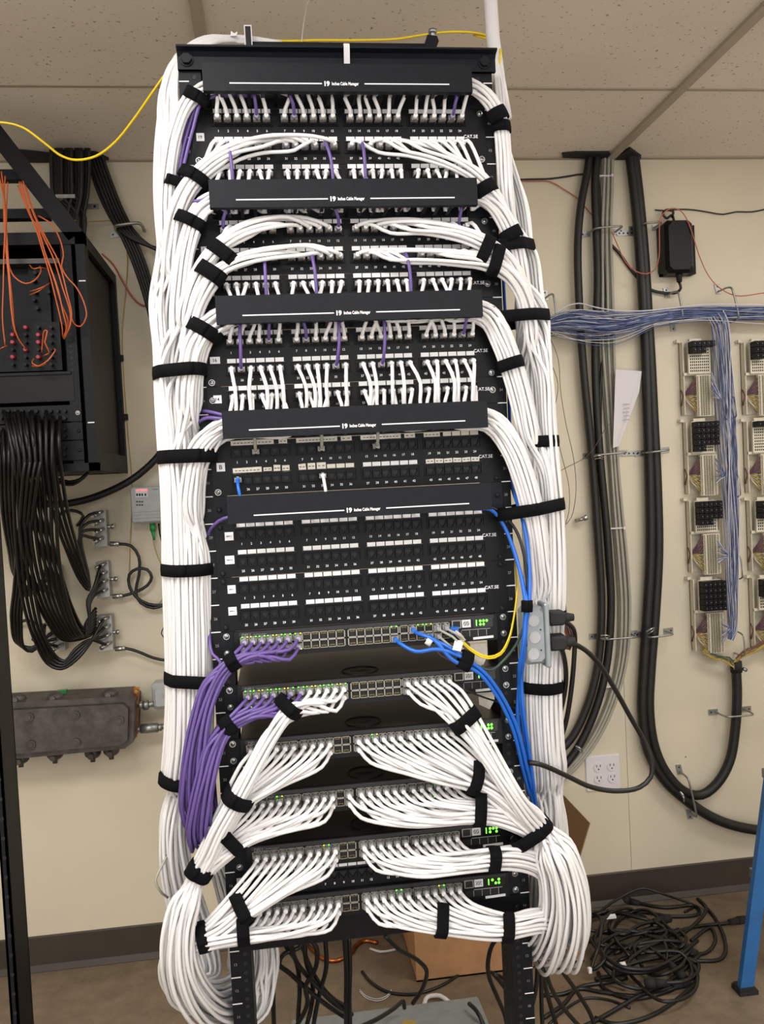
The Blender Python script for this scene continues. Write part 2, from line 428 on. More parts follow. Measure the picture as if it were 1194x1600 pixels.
# --- panel sockets (one shared mesh): raised jack frame round a stepped opening
def jack_mesh():
    b = MB(); w, h, y = .0071, .0068, -.0045
    b.box((-w, y, .0048), (w, 0, h)); b.box((-w, y, -h), (w, 0, -.0062))
    b.box((-w, y, -.0062), (-.0058, 0, .0048)); b.box((.0058, y, -.0062), (w, 0, .0048))
    for s in (-1, 1):
        b.box((s*.0058, y, -.0062), (s*.0042, 0, -.0008)); b.box((s*.0042, y, -.0062), (s*.0021, 0, -.0033))
    b.box((-.0058, -.0003, -.0062), (.0058, .0, .0048), 1)
    o = b.build('port', [M['panel'], M['dark']]); me = o.data; bpy.data.objects.remove(o); return me
JACK = jack_mesh()
GX = [(-1.5+g)*.1063-.001 for g in range(4)]
PX = [GX[g]+(k-2.5)*.0155 for g in range(4) for k in range(6)]
def row_top(u): return ZT-u*U
def jack_z(u): return row_top(u)-.0195
def tags_mesh(m, skip=()):
    b = MB()
    for k in range(6):
        if k in skip: continue
        b.box(((k-2.5)*.0155-.0069, -.0012, -.0034), ((k-2.5)*.0155+.0069, 0, .0034))
    o = b.build('label_strip', m); me = o.data; bpy.data.objects.remove(o); return me
TAGS = tags_mesh(M['tag'])
def module_mesh():
    b = MB(); w = .0485
    b.box((-w, -.0022, -.0092), (w, 0, -.0078)); b.box((-w, -.0022, -.0265), (w, 0, -.0278))
    for x in (-w, w): b.box((x-.0006, -.0022, -.0278), (x+.0006, 0, -.0078))
    b.box((-w, -.0026, -.0081), (w, -.0022, -.0078), 1)
    o = b.build('port_module', [M['panel'], M['grey_ink']]); me = o.data; bpy.data.objects.remove(o); return me
MODULE = module_mesh()
def panel(u0, rows, label, stickers=(), cat5=None, odd_tags=None):
    zt = row_top(u0); zb = row_top(u0+rows)
    root = thing('patch_bay', label, 'patch panel', (0, -.003, zb), 'patch panels on the rack')
    org = np.array((0, -.003, zb))
    b = MB(); b.box((-.2413, -.003, zb+.0004), (.2413, -.0002, zt-.0004)); b.build('faceplate', M['panel'], root, org)
    b = MB()
    for r in range(rows):
        z = row_top(u0+r)
        for i, x in enumerate(PX): b.text(str(r*24+i+1), (x, -.0034, z-.0352), .0052, 0)
        if r < rows-1 or rows == 1: pass
    zc = zt-U if rows == 2 else zt-.02
    b.text('CAT.5E', (.2155, -.0034, zc), .0076, 0)
    b.build('printed_marking', M['white_ink'], root, org)
    for r in range(rows):
        z = row_top(u0+r)
        for g in range(4):
            mo = link('port_module', MODULE, root, (GX[g], 0, z-zb))
            link('label_strip', (odd_tags or {}).get((r, g), TAGS), root, (GX[g], -.0002, z-zb-.0040))
            for k in range(6): link('port', JACK, mo, ((k-2.5)*.0155, 0, -.0195))
    for s in (-1, 1):
        for zz in ((zt-.007, zb+.0065) if rows == 2 else (zt-.0222,)):
            link('screw', SCREWB if u0 > 12 and not (s < 0 and u0 == 13) else SCREW, root, (s*.23255, 0, zz-zb))
    for (px, py, w, h, t, bg) in stickers:
        c = at(px, py, -.004); b = MB()
        b.box((c[0]-w/2, -.0038, c[2]-h/2), (c[0]+w/2, -.003, c[2]+h/2), 0)
        if t: b.text(t, (c[0], -.004, c[2]), min(h*.7, w*1.1/max(1, len(t))), 1)
        b.build('label_sticker', [bg, M['plastic']], root, org)
    return root
# ------------------------------------------------------------------ cable managers
def manager(u0, label):
    zt, zb = row_top(u0), row_top(u0+1); zc = (zt+zb)/2
    root = thing('cable_manager', label, 'cable manager', (0, -.003, zb), 'horizontal cable managers on the rack'); org = np.array((0, -.003, zb))
    b = MB(); b.box((-.2413, -.003, zb+.0004), (.2413, -.0002, zt-.0004)); b.build('back_plate', M['black'], root, org)
    b = MB(); c = .0012
    X0, X1 = -.2165, .2065
    b.box((X0, -.0655, zb+.0008), (X1, -.0635, zt-.0008))
    b.box((X0, -.0635, zt-.0028), (X1, -.054, zt-.0008)); b.box((X0, -.0635, zb+.0008), (X1, -.054, zb+.0028))
    b.build('duct_cover', M['black'], root, org)
    b = MB()
    x = X0+.004
    while x < X1-.006:
        for z0, z1 in ((zt-.004, zt-.0022), (zb+.0022, zb+.004)): b.box((x, -.0633, z0), (x+.0055, -.003, z1))
        x += .0209
    for x in (X0+.001, X1-.006):
        b.box((x, -.012, zb+.002), (x+.005, -.003, zt-.002)); 
    b.build('duct_fingers', M['plastic'], root, org)
    b = MB(); zx = zb+.0125; y = -.0658
    b.box((-.176, y, zx-.0009), (-.0335, -.0655, zx+.0009)); b.box((.0335, y, zx-.0009), (.169, -.0655, zx+.0009))
    b.text('19', (-.0255, y-.0002, zx), .0098, bold=.05); b.text('Inches Cable Manager', (-.0180, y-.0002, zx), .0068, 0, 'L', stretch=.70, bold=.03)
    b.build('printed_marking', M['white_ink'], root, org)
    for s in (-1, 1): link('screw', SCREWB, root, (s*.23255, 0, .0222))
    return root
manager(0, 'black cable manager at the very top of the rack, below top angle')
manager(4, 'second black cable manager from the top of the rack')
manager(8, 'third black cable manager from the top, middle one of five')
manager(12, 'fourth black cable manager, with rows of long white cords dropping into it')
manager(15, 'lowest black cable manager, above the rows of empty sockets')

# ------------------------------------------------------------------ patch panels
wl = M['tag']
panel(1, 2, 'topmost two-row patch panel, white cords rising and bundles fanning left and right', [(313, 214, .0125, .0125, '19', wl)])
panel(3, 1, 'slim one-row patch panel with white cords dropping into the second cable manager')
panel(5, 2, 'two-row patch panel under the second cable manager with four fanned white bundles', [(321, 391, .014, .012, '17', wl)])
panel(7, 1, 'slim one-row patch panel just above the third cable manager', [(329, 457, .012, .012, '', wl)])
panel(9, 2, 'two-row patch panel under the third cable manager with long vertical white cords', [(336, 563, .016, .011, '16', wl)])
panel(11, 1, 'slim one-row patch panel just above the fourth cable manager', [(340, 624, .013, .013, '14', wl)])
def odd(kind):
    b = MB()
    def r(x0, x1, z0, z1, t=0):
        c = math.cos(t); s = math.sin(t); xm, zm = (x0+x1)/2, (z0+z1)/2
        P = [((x-xm)*c-(z-zm)*s+xm, -.0012, (x-xm)*s+(z-zm)*c+zm) for x, z in ((x0, z0), (x1, z0), (x1, z1), (x0, z1))]
        b.prism(P, (0, .001, 0))
        n = max(2, int((x1-x0)/.006)); 
        for i in range(n):
            a = xm+((i+.5)/n-.5)*(x1-x0)*.9; b.box((a-.0019, -.0014, zm-.0006), (a+.0017, -.0012, zm+.0006), 1)
    if kind == 'long': r(-.0475, .022, -.0046, .0044, .01); r(.030, .044, -.0042, .0044)
    if kind == 'longb': r(-.0475, .020, -.0046, .0044, .01); r(.026, .044, -.0042, .0044, .02)
    if kind == 'mixa': r(-.0465, .0, -.0052, .0042, .02); r(.003, .0165, -.003, .003); r(.0195, .0305, -.0045, .0062, -.05); r(.0335, .0455, -.0055, .005)
    if kind == 'mixb':
        r(-.046, -.034, -.004, .006, .08); r(-.031, -.0185, -.004, .0066); r(-.016, -.001, -.004, .0068); 
        for k in (3, 4, 5): b.box(((k-2.5)*.0155-.0069, -.0012, -.0034), ((k-2.5)*.0155+.0069, 0, .0034))
    if kind == 'mixd':
        for k in range(6): r((k-2.5)*.0155-.0072, (k-2.5)*.0155+.0069, -.0036, .0036, .05*((-1)**k))
    if kind == 'half':
        r(-.0475, -.02, -.0046, .0044)
        for k in (2, 3, 4, 5): b.box(((k-2.5)*.0155-.0069, -.0012, -.0034), ((k-2.5)*.0155+.0069, 0, .0034))
    o = b.build('label_strip', [M['oldtag'], M['plastic']]); me = o.data; bpy.data.objects.remove(o); return me
panel(13, 2, 'two-row patch panel under the fourth cable manager with typed paper tags, one blue plug', [(345, 730, .0135, .014, 'B', wl)],
      odd_tags={(0, 0): odd('long'), (0, 1): odd('longb'), (0, 2): odd('longb'), (0, 3): odd('half'), (1, 0): odd('mixa'), (1, 1): odd('mixb'), (1, 3): odd('mixd')})
panel(16, 2, 'empty two-row patch panel directly under the lowest cable manager', [(358, 838, .014, .0135, 'MDF-7', wl), (359, 875, .015, .0135, 'MDF-8', wl)])
panel(18, 2, 'empty two-row patch panel directly above the topmost switch', [(362, 921, .013, .0135, 'MDF-1', wl), (363.5, 955, .0135, .0135, 'MDF-2', wl)])
panel(29, 1, 'slim empty patch panel between the two lowest switches', [(376, 1378, .0125, .0125, 'C', M['grey_pl'])])
b = MB(); z1, z0 = row_top(31), row_top(32)
br = thing('black_plate', 'plain black plate below the lowest switch', 'blank panel', (0, -.003, z0))  # plain black plate across the unit under the lowest switch
b.box((-.2413, -.003, z0), (.2413, -.0002, z1-.0004)); b.build('plate', M['panel'], br, (0, -.003, z0))
for s in (-1, 1): link('screw', SCREWB, br, (s*.23255, 0, .022))

# ------------------------------------------------------------------ switches
SWX = [-.2105, -.1240, -.0345, .0520]; SP = .0139
def sw_col_x(c): return SWX[c//6] + .0009 + (c % 6 + .5)*SP
SWY = -.012
def sw_z(u, row): return ZT-u*U-(.0150 if row == 0 else .0282)
def sw_port_mesh():
    b = MB(); w, h = .0061, .0056
    b.box((-w, -.0006, -h), (w, 0, h), 1)
    for s in (-1, 1): b.box((s*w, -.0022, -h), (s*(w-.0017), 0, -.0002), 0)
    b.box((-.0020, -.0022, h-.0014), (.0020, -.0006, h), 0)
    for k in range(-3, 4): b.box((k*.0012-.0002, -.0009, h-.003), (k*.0012+.0002, -.0006, h-.001), 2)
    o = b.build('port', [M['plastic'], M['dark'], M['brass']]); me = o.data; bpy.data.objects.remove(o); return me
SWPORT = sw_port_mesh()
def switch(u, label, lit, digits):
    zt, zb = ZT-u*U-.0003, ZT-(u+1)*U+.0008
    org = np.array((0, 0, zb)); root = thing('network_switch', label, 'network switch', org, 'rack switches')
    b = MB(); b.box((-.2195, -.0035, zb), (.2195, .37, zt-.001)); 
    # oval badge pressed into the lid
    A = np.linspace(0, 2*math.pi, 49); cx, cy = -.012, .042
    b.tube([(cx+.031*math.cos(a), cy+.031*math.sin(a), zt-.0010) for a in A], .0012, 6, 1, False)
    b.box((cx-.017, cy-.002, zt-.001), (cx+.017, cy+.002, zt-.0004), 1); b.box((cx-.006, cy-.006, zt-.001), (cx+.010, cy+.005, zt-.0005), 1)
    b.build('chassis', [M['swtop'], M['plastic']], root, org)
    b = MB(); b.box((-.2195, SWY, zb), (.2195, -.0035, zt)); b.build('faceplate', M['swface'], root, org)
    b = MB(); b.box((-.2120, SWY-.0005, zt-.0072), (.214, SWY, zt-.0008)); b.build('vent_strip', M['vent'], root, org)
    for s in (-1, 1):
        b = MB(); b.box((s*.2185, -.003, zb), (s*.2413, 0, zt)); e = b.build('rack_ear', M['black'], root, org)
        for zz in (.008, .036): link('screw', SCREW, root, (s*.23255, -.003, zz))
    b = MB(); b.text('DELL', (-.199, SWY-.0009, zt-.0056), .0072, 0, 'C'); b.text('POWERCONNECT', (-.1885, SWY-.0009, zt-.0058), .0026, 0, 'L')
    b.build('brand_lettering', M['grey_ink'], root, org)
    for g in range(4):
        x0 = SWX[g]; w = 6*SP+.0018
        b = MB(); zc = (sw_z(u, 0)+sw_z(u, 1))/2; y0, y1 = SWY-.0030, SWY
        b.box((x0, y0, zc+.0125), (x0+w, y1, zc+.0136)); b.box((x0, y0, zc-.0136), (x0+w, y1, zc-.0125)); b.box((x0, y0, zc-.0014), (x0+w, y1, zc+.0014))
        for k in range(7): b.box((x0+.0009+k*SP-.0009, y0, zc-.0136), (x0+.0009+k*SP+.0009, y1, zc+.0136))
        bank = b.build('port_bank', M['shield'], root, org)
        for k in range(6):
            for r in (0, 1):
                o = link('port', SWPORT, bank, (sw_col_x(g*6+k), SWY, sw_z(u, r)-zb))
                if r == 1: o.rotation_euler = (0, math.pi, 0)
    b = MB()
    for c in range(24):
        x = sw_col_x(c)
        if c in lit:
            for r, dz in ((0, .0062), (1, -.0062)):
                if r == 1 and c % 3: continue
                for dx in (-.0042, .0042): b.box((x+dx-.0010, SWY-.0036, sw_z(u, r)+dz-.0009), (x+dx+.0010, SWY-.0029, sw_z(u, r)+dz+.0009), 0 if (c*7+int(dx > 0)+u) % 3 else 1)
        b.box((x-.0006, SWY-.0006, zt-.0085), (x+.0006, SWY, zt-.0078), 2)
    b.build('link_lights', [M['led'], M['ledy'], M['grey_ink']], root, org)
    zz = zb+.0305
    b = MB(); x = .1495
    b.box((x-.008, SWY-.0012, zz-.0068), (x+.008, SWY, zz+.0068), 0); b.box((x-.0062, SWY-.0016, zz-.0052), (x+.0062, SWY-.001, zz+.0054), 1); b.build('console_port', [M['shield'], M['dark']], root, org)
    b = MB(); x = .1665
    b.box((x-.0075, SWY-.0006, zz-.0065), (x+.0075, SWY, zz+.0065), 0)
    for i in range(5):
        for j in range(9): 
            if (i*5+j*3+u) % 4: b.box((x-.0052+j*.00115, SWY-.0008, zz-.0034+i*.0015), (x-.0052+j*.00115+.0008, SWY-.0005, zz-.0034+i*.0015+.0011), 1)
    b.build('barcode_label', [M['lcd'], M['plastic']], root, org)
    b = MB(); x0 = .178
    b.box((x0, SWY-.0006, zz-.0082), (x0+.034, SWY, zz+.0072), 0)
    b.box((x0+.005, SWY-.001, zz-.005), (x0+.0066, SWY-.0005, zz+.005), 1)
    for i in range(3):
        for j in range(2):
            if digits >> (i*2+j) & 1: b.sphere((x0+.0125+i*.0056, SWY-.0006, zz-.0028+j*.0058), .0021, 1, 8, 6, (1, .4, 1.1))
    b.build('status_display', [M['offled'], M['led']], root, org)
    b = MB(); 
    b.box((.158, SWY-.0007, zb+.0195), (.207, SWY, zb+.0202), 1)
    for i in range(4): b.box((.1435+i*.0145, SWY-.0006, zb+.0085), (.1435+i*.0145+.0132, SWY, zb+.0185), 0); b.box((.1435+i*.0145+.0132, SWY-.0009, zb+.0085), (.1435+i*.0145+.0138, SWY, zb+.0185), 1)
    b.build('uplink_slots', [M['dark'], M['grey_pl']], root, org)
    b = MB(); b.prism([(.177, SWY-.0012, zb+.0025), (.212, SWY-.0012, zb+.0035), (.212, SWY-.0012, zb+.0075), (.177, SWY-.0012, zb+.0065)], (0, .0012, 0)); b.build('asset_label', M['lcd'], root, org)
    return root
switch(20, 'topmost switch, purple cables at its left end, blue and yellow at right', list(range(7))+[17, 20, 21], 0b101111)
switch(22, 'second switch down, purple then white cables left, white cables right', list(range(12)), 0b000110)
switch(24, 'third switch down, under the second one with white cables both ends', [14, 2], 0b111101)
switch(26, 'fourth switch down, its long right bundle sagging low in front', [3, 21], 0b110111)
switch(28, 'fifth switch down, resting above the slim empty patch panel', [8], 0b111011)
switch(30, 'lowest switch, directly above the plain black plate', [21, 16], 0b110110)
# small plastic pull tabs hanging in the gaps at the right, beside the switch fronts
for (px, py, lab) in ((748, 1025, 'crumpled beige paper flap under the right end of the topmost switch'), (760, 1092, 'beige paper flap under the right end of the second switch')):
    c = at(px, py, .0); b = MB()
    b.prism([c+np.array((-.014, 0, .022)), c+np.array((.014, 0, .022)), c+np.array((.0155, .004, -.004)), c+np.array((.008, .012, -.022)), c+np.array((-.010, .012, -.012))], (0, .001, 0))
    tag(b.build('paper_flap', M['oldtag'], None, c), lab, 'paper tag')

# ------------------------------------------------------------------ cables of the rack
R0 = .0031
def plug_mesh(m2):
    b = MB(); b.box((-.0056, -.0105, -.0038), (.0056, .002, .0038), 0); b.box((-.0022, -.012, .0038), (.0022, -.001, .0056), 0)
    for k in range(4): b.box((-.0042+k*.0024, -.004, -.0040), (-.0030+k*.0024, .0, -.0036), 2)
    b.cyl((0, -.0085, 0), (0, -.021, 0), .0041, 10, 1, .0035)
    o = b.build('plug', [M['clear'], m2, M['brass']]); me = o.data; bpy.data.objects.remove(o); return me
PLUG = {k: plug_mesh(M[k]) for k in ('cable', 'blue', 'clear')}
PLUGP = plug_mesh(M['clearp'])
def disc_slots(n, d=.0066, ax=1.0):
    """hexagonal packing of n cables, centre outwards"""
    P = []
    for i in range(-14, 15):
        for j in range(-14, 15):
            P.append(((i+j*.5)*d, j*d*.866))
    P = np.array(P)+np.array([.0009, .0004]); P = P[np.argsort((P[:, 0]/ax)**2+(P[:, 1]*ax)**2)][:n]
    return P
class Bundle:
    """centre line through pixel points with depths; members keep to their own place in the cross-section"""
    def __init__(s, L, spread=None):
        s.C = spline(pts(L), .01); k = len(s.C)
        s.T = np.gradient(s.C, axis=0); s.T /= np.linalg.norm(s.T, axis=1, keepdims=True)
        T, N, B = s.T, None, None
        # sideways axis lies in the picture of the rack front, second axis points out of it
        ref = np.array([0, 1., 0])
        n = np.cross(T, ref); ln = np.linalg.norm(n, axis=1, keepdims=True)
        n = n/np.maximum(ln, 1e-6)
        for i in range(1, k):
            if ln[i] < .35: 
                q = n[i-1]-T[i]*(n[i-1]@T[i]); n[i] = q/np.linalg.norm(q)
            elif n[i]@n[i-1] < 0: n[i] = -n[i]
        s.N = n; s.B = np.cross(T, n)
        s.arc = np.concatenate([[0], np.cumsum(np.linalg.norm(np.diff(s.C, axis=0), axis=1))])
        s.L = s.arc[-1]
        s.spread = spread
    def seg(s, uv, a0, a1=None, step=.05, wob=0.0, seed=0):
        a1 = s.L if a1 is None else a1
        n = max(2, int((a1-a0)/step)+1); out = []
        for a in np.linspace(a0, a1, n):
            i = int(np.searchsorted(s.arc, a)); i = min(max(i, 0), len(s.C)-1)
            k = 1.0 if s.spread is None else float(np.interp(a/s.L, [p[0] for p in s.spread], [p[1] for p in s.spread]))
            w1 = wob*math.sin(a*23+seed*1.7); w2 = wob*math.sin(a*17+seed*2.9)
            out.append(s.C[i]+s.N[i]*(uv[0]*k+w1)+s.B[i]*(uv[1]*k+w2))
        return out
    def near(s, P):
        return s.arc[int(np.argmin(((s.C-np.asarray(P))**2).sum(1)))]
    def near_x(s, x, lo=0.0):
        m = s.arc >= lo; i = np.where(m)[0]
        return s.arc[i[int(np.argmin(abs(s.C[i, 0]-x)))]]

TL = Bundle([(255, 120, .03), (254, 200, .025), (257, 300, .02), (263, 380, .018), (271, 450, .015), (277, 520, .012), (280, 582, .01), (283, 650, .01), (288, 712, .01), (291, 800, .01), (293, 888, .012), (296, 970, .015), (297, 1058, .02), (296, 1140, .025), (290, 1217, .04)])
TR = Bundle([(784, 120, .02), (788, 200, .02), (794, 300, .02), (804, 380, .015), (815, 450, .012), (822, 500, .01), (831, 600, .01), (837, 690, .01), (843, 750, .01), (847, 800, .012), (850, 880, .015), (849, 957, .02), (846, 1010, .03), (844, 1070, .035), (847, 1140, .04), (851, 1210, .06)])
y0 = -.034
SUBL = dict(
 m1=Bundle([(520, 134, y0), (420, 136, y0), (345, 138, y0), (320, 141, y0), (303, 153, -.034), (285, 180, -.03), (273, 220, -.026), (266, 262, -.02), (262, 310, -.012), (263, 370, -.002)]),
 r2=Bundle([(535, 229, -.022), (480, 224, -.030), (430, 224, -.036), (390, 230, -.038), (352, 243, -.038), (328, 260, -.035), (308, 278, -.032), (285, 313, -.026), (271, 362, -.016), (266, 420, -.008)]),
 m2=Bundle([(520, 306, y0), (420, 308, y0), (345, 311, y0), (328, 314, y0), (315, 328, -.034), (303, 350, -.032), (291, 392, -.026), (284, 440, -.018), (280, 490, -.01)]),
 r4=Bundle([(535, 362, -.022), (480, 353, -.030), (430, 352, -.038), (390, 360, -.042), (362, 374, -.043), (340, 391, -.042), (318, 418, -.036), (300, 455, -.028), (290, 500, -.018)]),
 r5=Bundle([(540, 405, -.022), (490, 397, -.030), (440, 399, -.038), (395, 405, -.042), (358, 418, -.046), (336, 433, -.046), (320, 458, -.04), (305, 497, -.03), (296, 545, -.02)]),
 m3=Bundle([(520, 490, y0), (430, 492, y0), (355, 494, y0), (338, 500, y0), (320, 517, -.036), (306, 545, -.034), (297, 590, -.026), (294, 640, -.016)]),
 m4=Bundle([(520, 662, y0), (430, 664, y0), (360, 666, y0), (344, 672, y0), (326, 687, -.038), (312, 706, -.036), (303, 740, -.028), (299, 800, -.016)]))
SUBR = dict(
 m1=Bundle([(560, 130, y0), (660, 130, y0), (735, 132, y0), (752, 140, y0), (768, 157, -.03), (781, 181, -.024), (788, 230, -.01), (791, 290, 0), (795, 330, .005)]),
 r2=Bundle([(545, 229, -.022), (600, 226, -.030), (650, 233, -.036), (700, 248, -.038), (738, 268, -.036), (764, 292, -.03), (783, 325, -.018), (796, 370, -.006), (805, 420, 0)]),
 m2=Bundle([(560, 302, y0), (660, 301, y0), (740, 302, y0), (758, 307, y0), (780, 332, -.03), (799, 366, -.022), (810, 410, -.01), (818, 460, -.002)]),
 r4=Bundle([(550, 362, -.022), (600, 354, -.030), (650, 353, -.038), (700, 359, -.042), (738, 369, -.043), (762, 381, -.042), (790, 402, -.034), (811, 435, -.022), (823, 485, -.01)]),
 r5=Bundle([(555, 405, -.022), (600, 399, -.030), (650, 398, -.038), (700, 400, -.042), (742, 405, -.046), (773, 412, -.044), (802, 434, -.036), (822, 470, -.025), (832, 530, -.012)]),
 m3=Bundle([(560, 486, y0), (660, 484, y0), (745, 484, y0), (762, 491, y0), (784, 527, -.033), (800, 568, -.03), (814, 615, -.024), (828, 680, -.014)]),
 m4=Bundle([(560, 656, y0), (660, 653, y0), (745, 650, y0), (766, 656, y0), (795, 688, -.04), (816, 735, -.038), (832, 792, -.03), (842, 850, -.018), (848, 920, -.002)]))
WL = Bundle([(520, 1166, -.035), (490, 1184, -.05), (450, 1207, -.06), (410, 1230, -.064), (375, 1252, -.062), (350, 1290, -.06), (330, 1332, -.056), (313, 1362, -.05)])
W2L = Bundle([(540, 1070, -.035), (500, 1084, -.05), (457, 1110, -.06), (422, 1157, -.072), (394, 1208, -.08), (372, 1250, -.082), (346, 1295, -.076), (326, 1340, -.066), (312, 1364, -.056)])
W4L = Bundle([(522, 1250, -.035), (490, 1270, -.05), (440, 1287, -.056), (402, 1299, -.058), (367, 1315, -.054), (340, 1340, -.05), (314, 1364, -.045)])
W5L = Bundle([(525, 1330, -.035), (500, 1350, -.05), (450, 1380, -.058), (410, 1405, -.06), (381, 1424, -.058), (350, 1445, -.05), (317, 1464, -.042)])
W6L = Bundle([(530, 1412, -.035), (500, 1432, -.05), (450, 1448, -.056), (410, 1455, -.058), (381, 1459, -.056), (350, 1464, -.05), (317, 1470, -.045)])
DNA = Bundle([(303, 1388, -.05), (291, 1425, -.055), (285, 1470, -.058), (289, 1520, -.05), (312, 1566, -.02), (350, 1588, .04), (392, 1568, .10), (405, 1510, .125), (395, 1440, .12), (365, 1370, .11), (330, 1300, .09), (302, 1250, .06)], [(0, 1), (.2, 1.3), (.45, 1.75), (.75, 1.9), (1, 1)])
DNC = Bundle([(300, 1388, -.05), (284, 1425, -.05), (277, 1470, -.05), (280, 1520, -.03), (298, 1556, .01), (318, 1540, .06), (312, 1480, .085), (292, 1410, .08), (276, 1340, .065), (274, 1285, .055), (282, 1240, .048)], [(0, 1), (.25, 1.4), (.5, 1.8), (.75, 1.5), (.9, 1.3), (1, 1)])
DNB = Bundle([(290, 1476, -.035), (276, 1500, -.015), (290, 1535, .02), (335, 1558, .07), (380, 1540, .11), (392, 1480, .12), (375, 1400, .115), (345, 1320, .10), (305, 1250, .06)], [(0, 1), (.25, 1.3), (.5, 1.7), (1, 1)])
W2R = Bundle([(640, 1075, -.035), (675, 1090, -.05), (705, 1110, -.06), (727, 1126, -.066), (755, 1170, -.076), (790, 1222, -.08), (822, 1268, -.074), (843, 1294, -.06)])
W3R = Bundle([(548, 1160, -.035), (600, 1180, -.05), (660, 1198, -.06), (710, 1211, -.064), (742, 1218, -.062), (775, 1238, -.06), (812, 1270, -.058), (842, 1293, -.055)])
W4R = Bundle([(530, 1245, -.035), (580, 1266, -.052), (660, 1272, -.062), (710, 1268, -.062), (748, 1267, -.058), (782, 1272, -.052), (815, 1284, -.048), (842, 1297, -.045)])
W5R = Bundle([(555, 1325, -.035), (600, 1347, -.052), (660, 1353, -.064), (720, 1346, -.064), (771, 1340, -.058), (815, 1342, -.05), (852, 1358, -.03), (874, 1390, -.005), (878, 1430, .03), (866, 1455, .07), (852, 1420, .10), (850, 1340, .1), (851, 1260, .075)], [(0, 1), (.4, 1), (.6, 1.5), (1, 1)])
W6R = Bundle([(565, 1405, -.035), (610, 1426, -.05), (650, 1436, -.056), (690, 1441, -.058), (740, 1448, -.058), (792, 1449, -.055), (830, 1440, -.045), (858, 1440, -.02), (866, 1458, .015), (852, 1468, .06), (838, 1430, .1), (843, 1340, .1), (850, 1260, .075)], [(0, 1), (.5, 1), (.7, 1.35), (1, 1)])
DNR = Bundle([(856, 1312, -.056), (872, 1345, -.055), (883, 1392, -.05), (882, 1436, -.035), (872, 1468, -.005), (858, 1474, .045), (850, 1440, .095), (853, 1395, .105), (854, 1330, .1), (852, 1250, .075)], [(0, 1), (.2, 1.35), (.45, 1.75), (.7, 1.5), (1, 1)])

def switch_start(u, c, r, side):
    p = np.array([sw_col_x(c), SWY-.002, sw_z(u, r)])
    return p, [p+np.array([0, -.010, 0]), p+np.array([side*.003, -.023, -.003]), p+np.array([side*.016, -.036, -.013-(.0 if r == 0 else .003)])]
def panel_start(u, k): return np.array([PX[k], -.0075, jack_z(u)])
class Cab: pass
PAN = {'L': [], 'R': []}; SWI = {'L': [], 'R': []}
MZ = {'m1': 0, 'm2': 4, 'm3': 8, 'm4': 12}
def add_row(side, sub, u, mode, where, first, skip=()):
    ks = list(range(12)) if side == 'L' else list(range(12, 24))
    for k in ks:
        if k in skip: continue
        c = Cab(); c.p = panel_start(u, k); c.sub = sub; c.mode = mode; c.u = u; c.k = k
        c.label = 'white patch cable plugged into port %d of the %s' % (first+k, where); PAN[side].append(c)
for side in 'LR':
    add_row(side, 'm1', 1, 'mgr', 'topmost two-row panel', 1, (4, 7) if side == 'L' else (22,))
    add_row(side, 'r2', 2, 'fan', 'topmost two-row panel', 25, (10,) if side == 'L' else (13,))
    add_row(side, 'm2', 3, 'mgr', 'slim panel above the second cable manager', 1, ())
    add_row(side, 'r4', 5, 'fan', 'panel below the second cable manager', 1, (0, 11) if side == 'L' else (22,))
    add_row(side, 'r5', 6, 'fan', 'panel below the second cable manager', 25, (4, 8) if side == 'L' else (17,))
    add_row(side, 'm3', 7, 'mgr', 'slim panel above the third cable manager', 1, ())
    add_row(side, 'm3', 9, 'mgr', 'panel below the third cable manager', 1, (4, 7) if side == 'L' else (22,))
    add_row(side, 'm4', 10, 'mgr', 'panel below the third cable manager', 25, (1, 10) if side == 'L' else (14,))
    add_row(side, 'm4', 11, 'mgr', 'slim panel above the fourth cable manager', 1, ())
def add_sw(side, u, cols, b, dn):
    for c0 in cols:
        for r in (0, 1):
            c = Cab(); c.u = u; c.c = c0; c.r = r; c.b = b; c.dn = dn; SWI[side].append(c)
add_sw('L', 22, range(7, 12), W2L, DNA); add_sw('L', 24, range(0, 10), WL, DNA); add_sw('L', 26, range(0, 10), W4L, DNA)
add_sw('L', 28, range(0, 10), W5L, DNB); add_sw('L', 30, range(0, 10), W6L, DNB)
add_sw('R', 22, range(18, 24), W2R, DNR); add_sw('R', 24, range(12, 24), W3R, DNR); add_sw('R', 26, range(11, 24), W4R, DNR)
add_sw('R', 28, range(12, 24), W5R, None); add_sw('R', 30, range(12, 24), W6R, None)
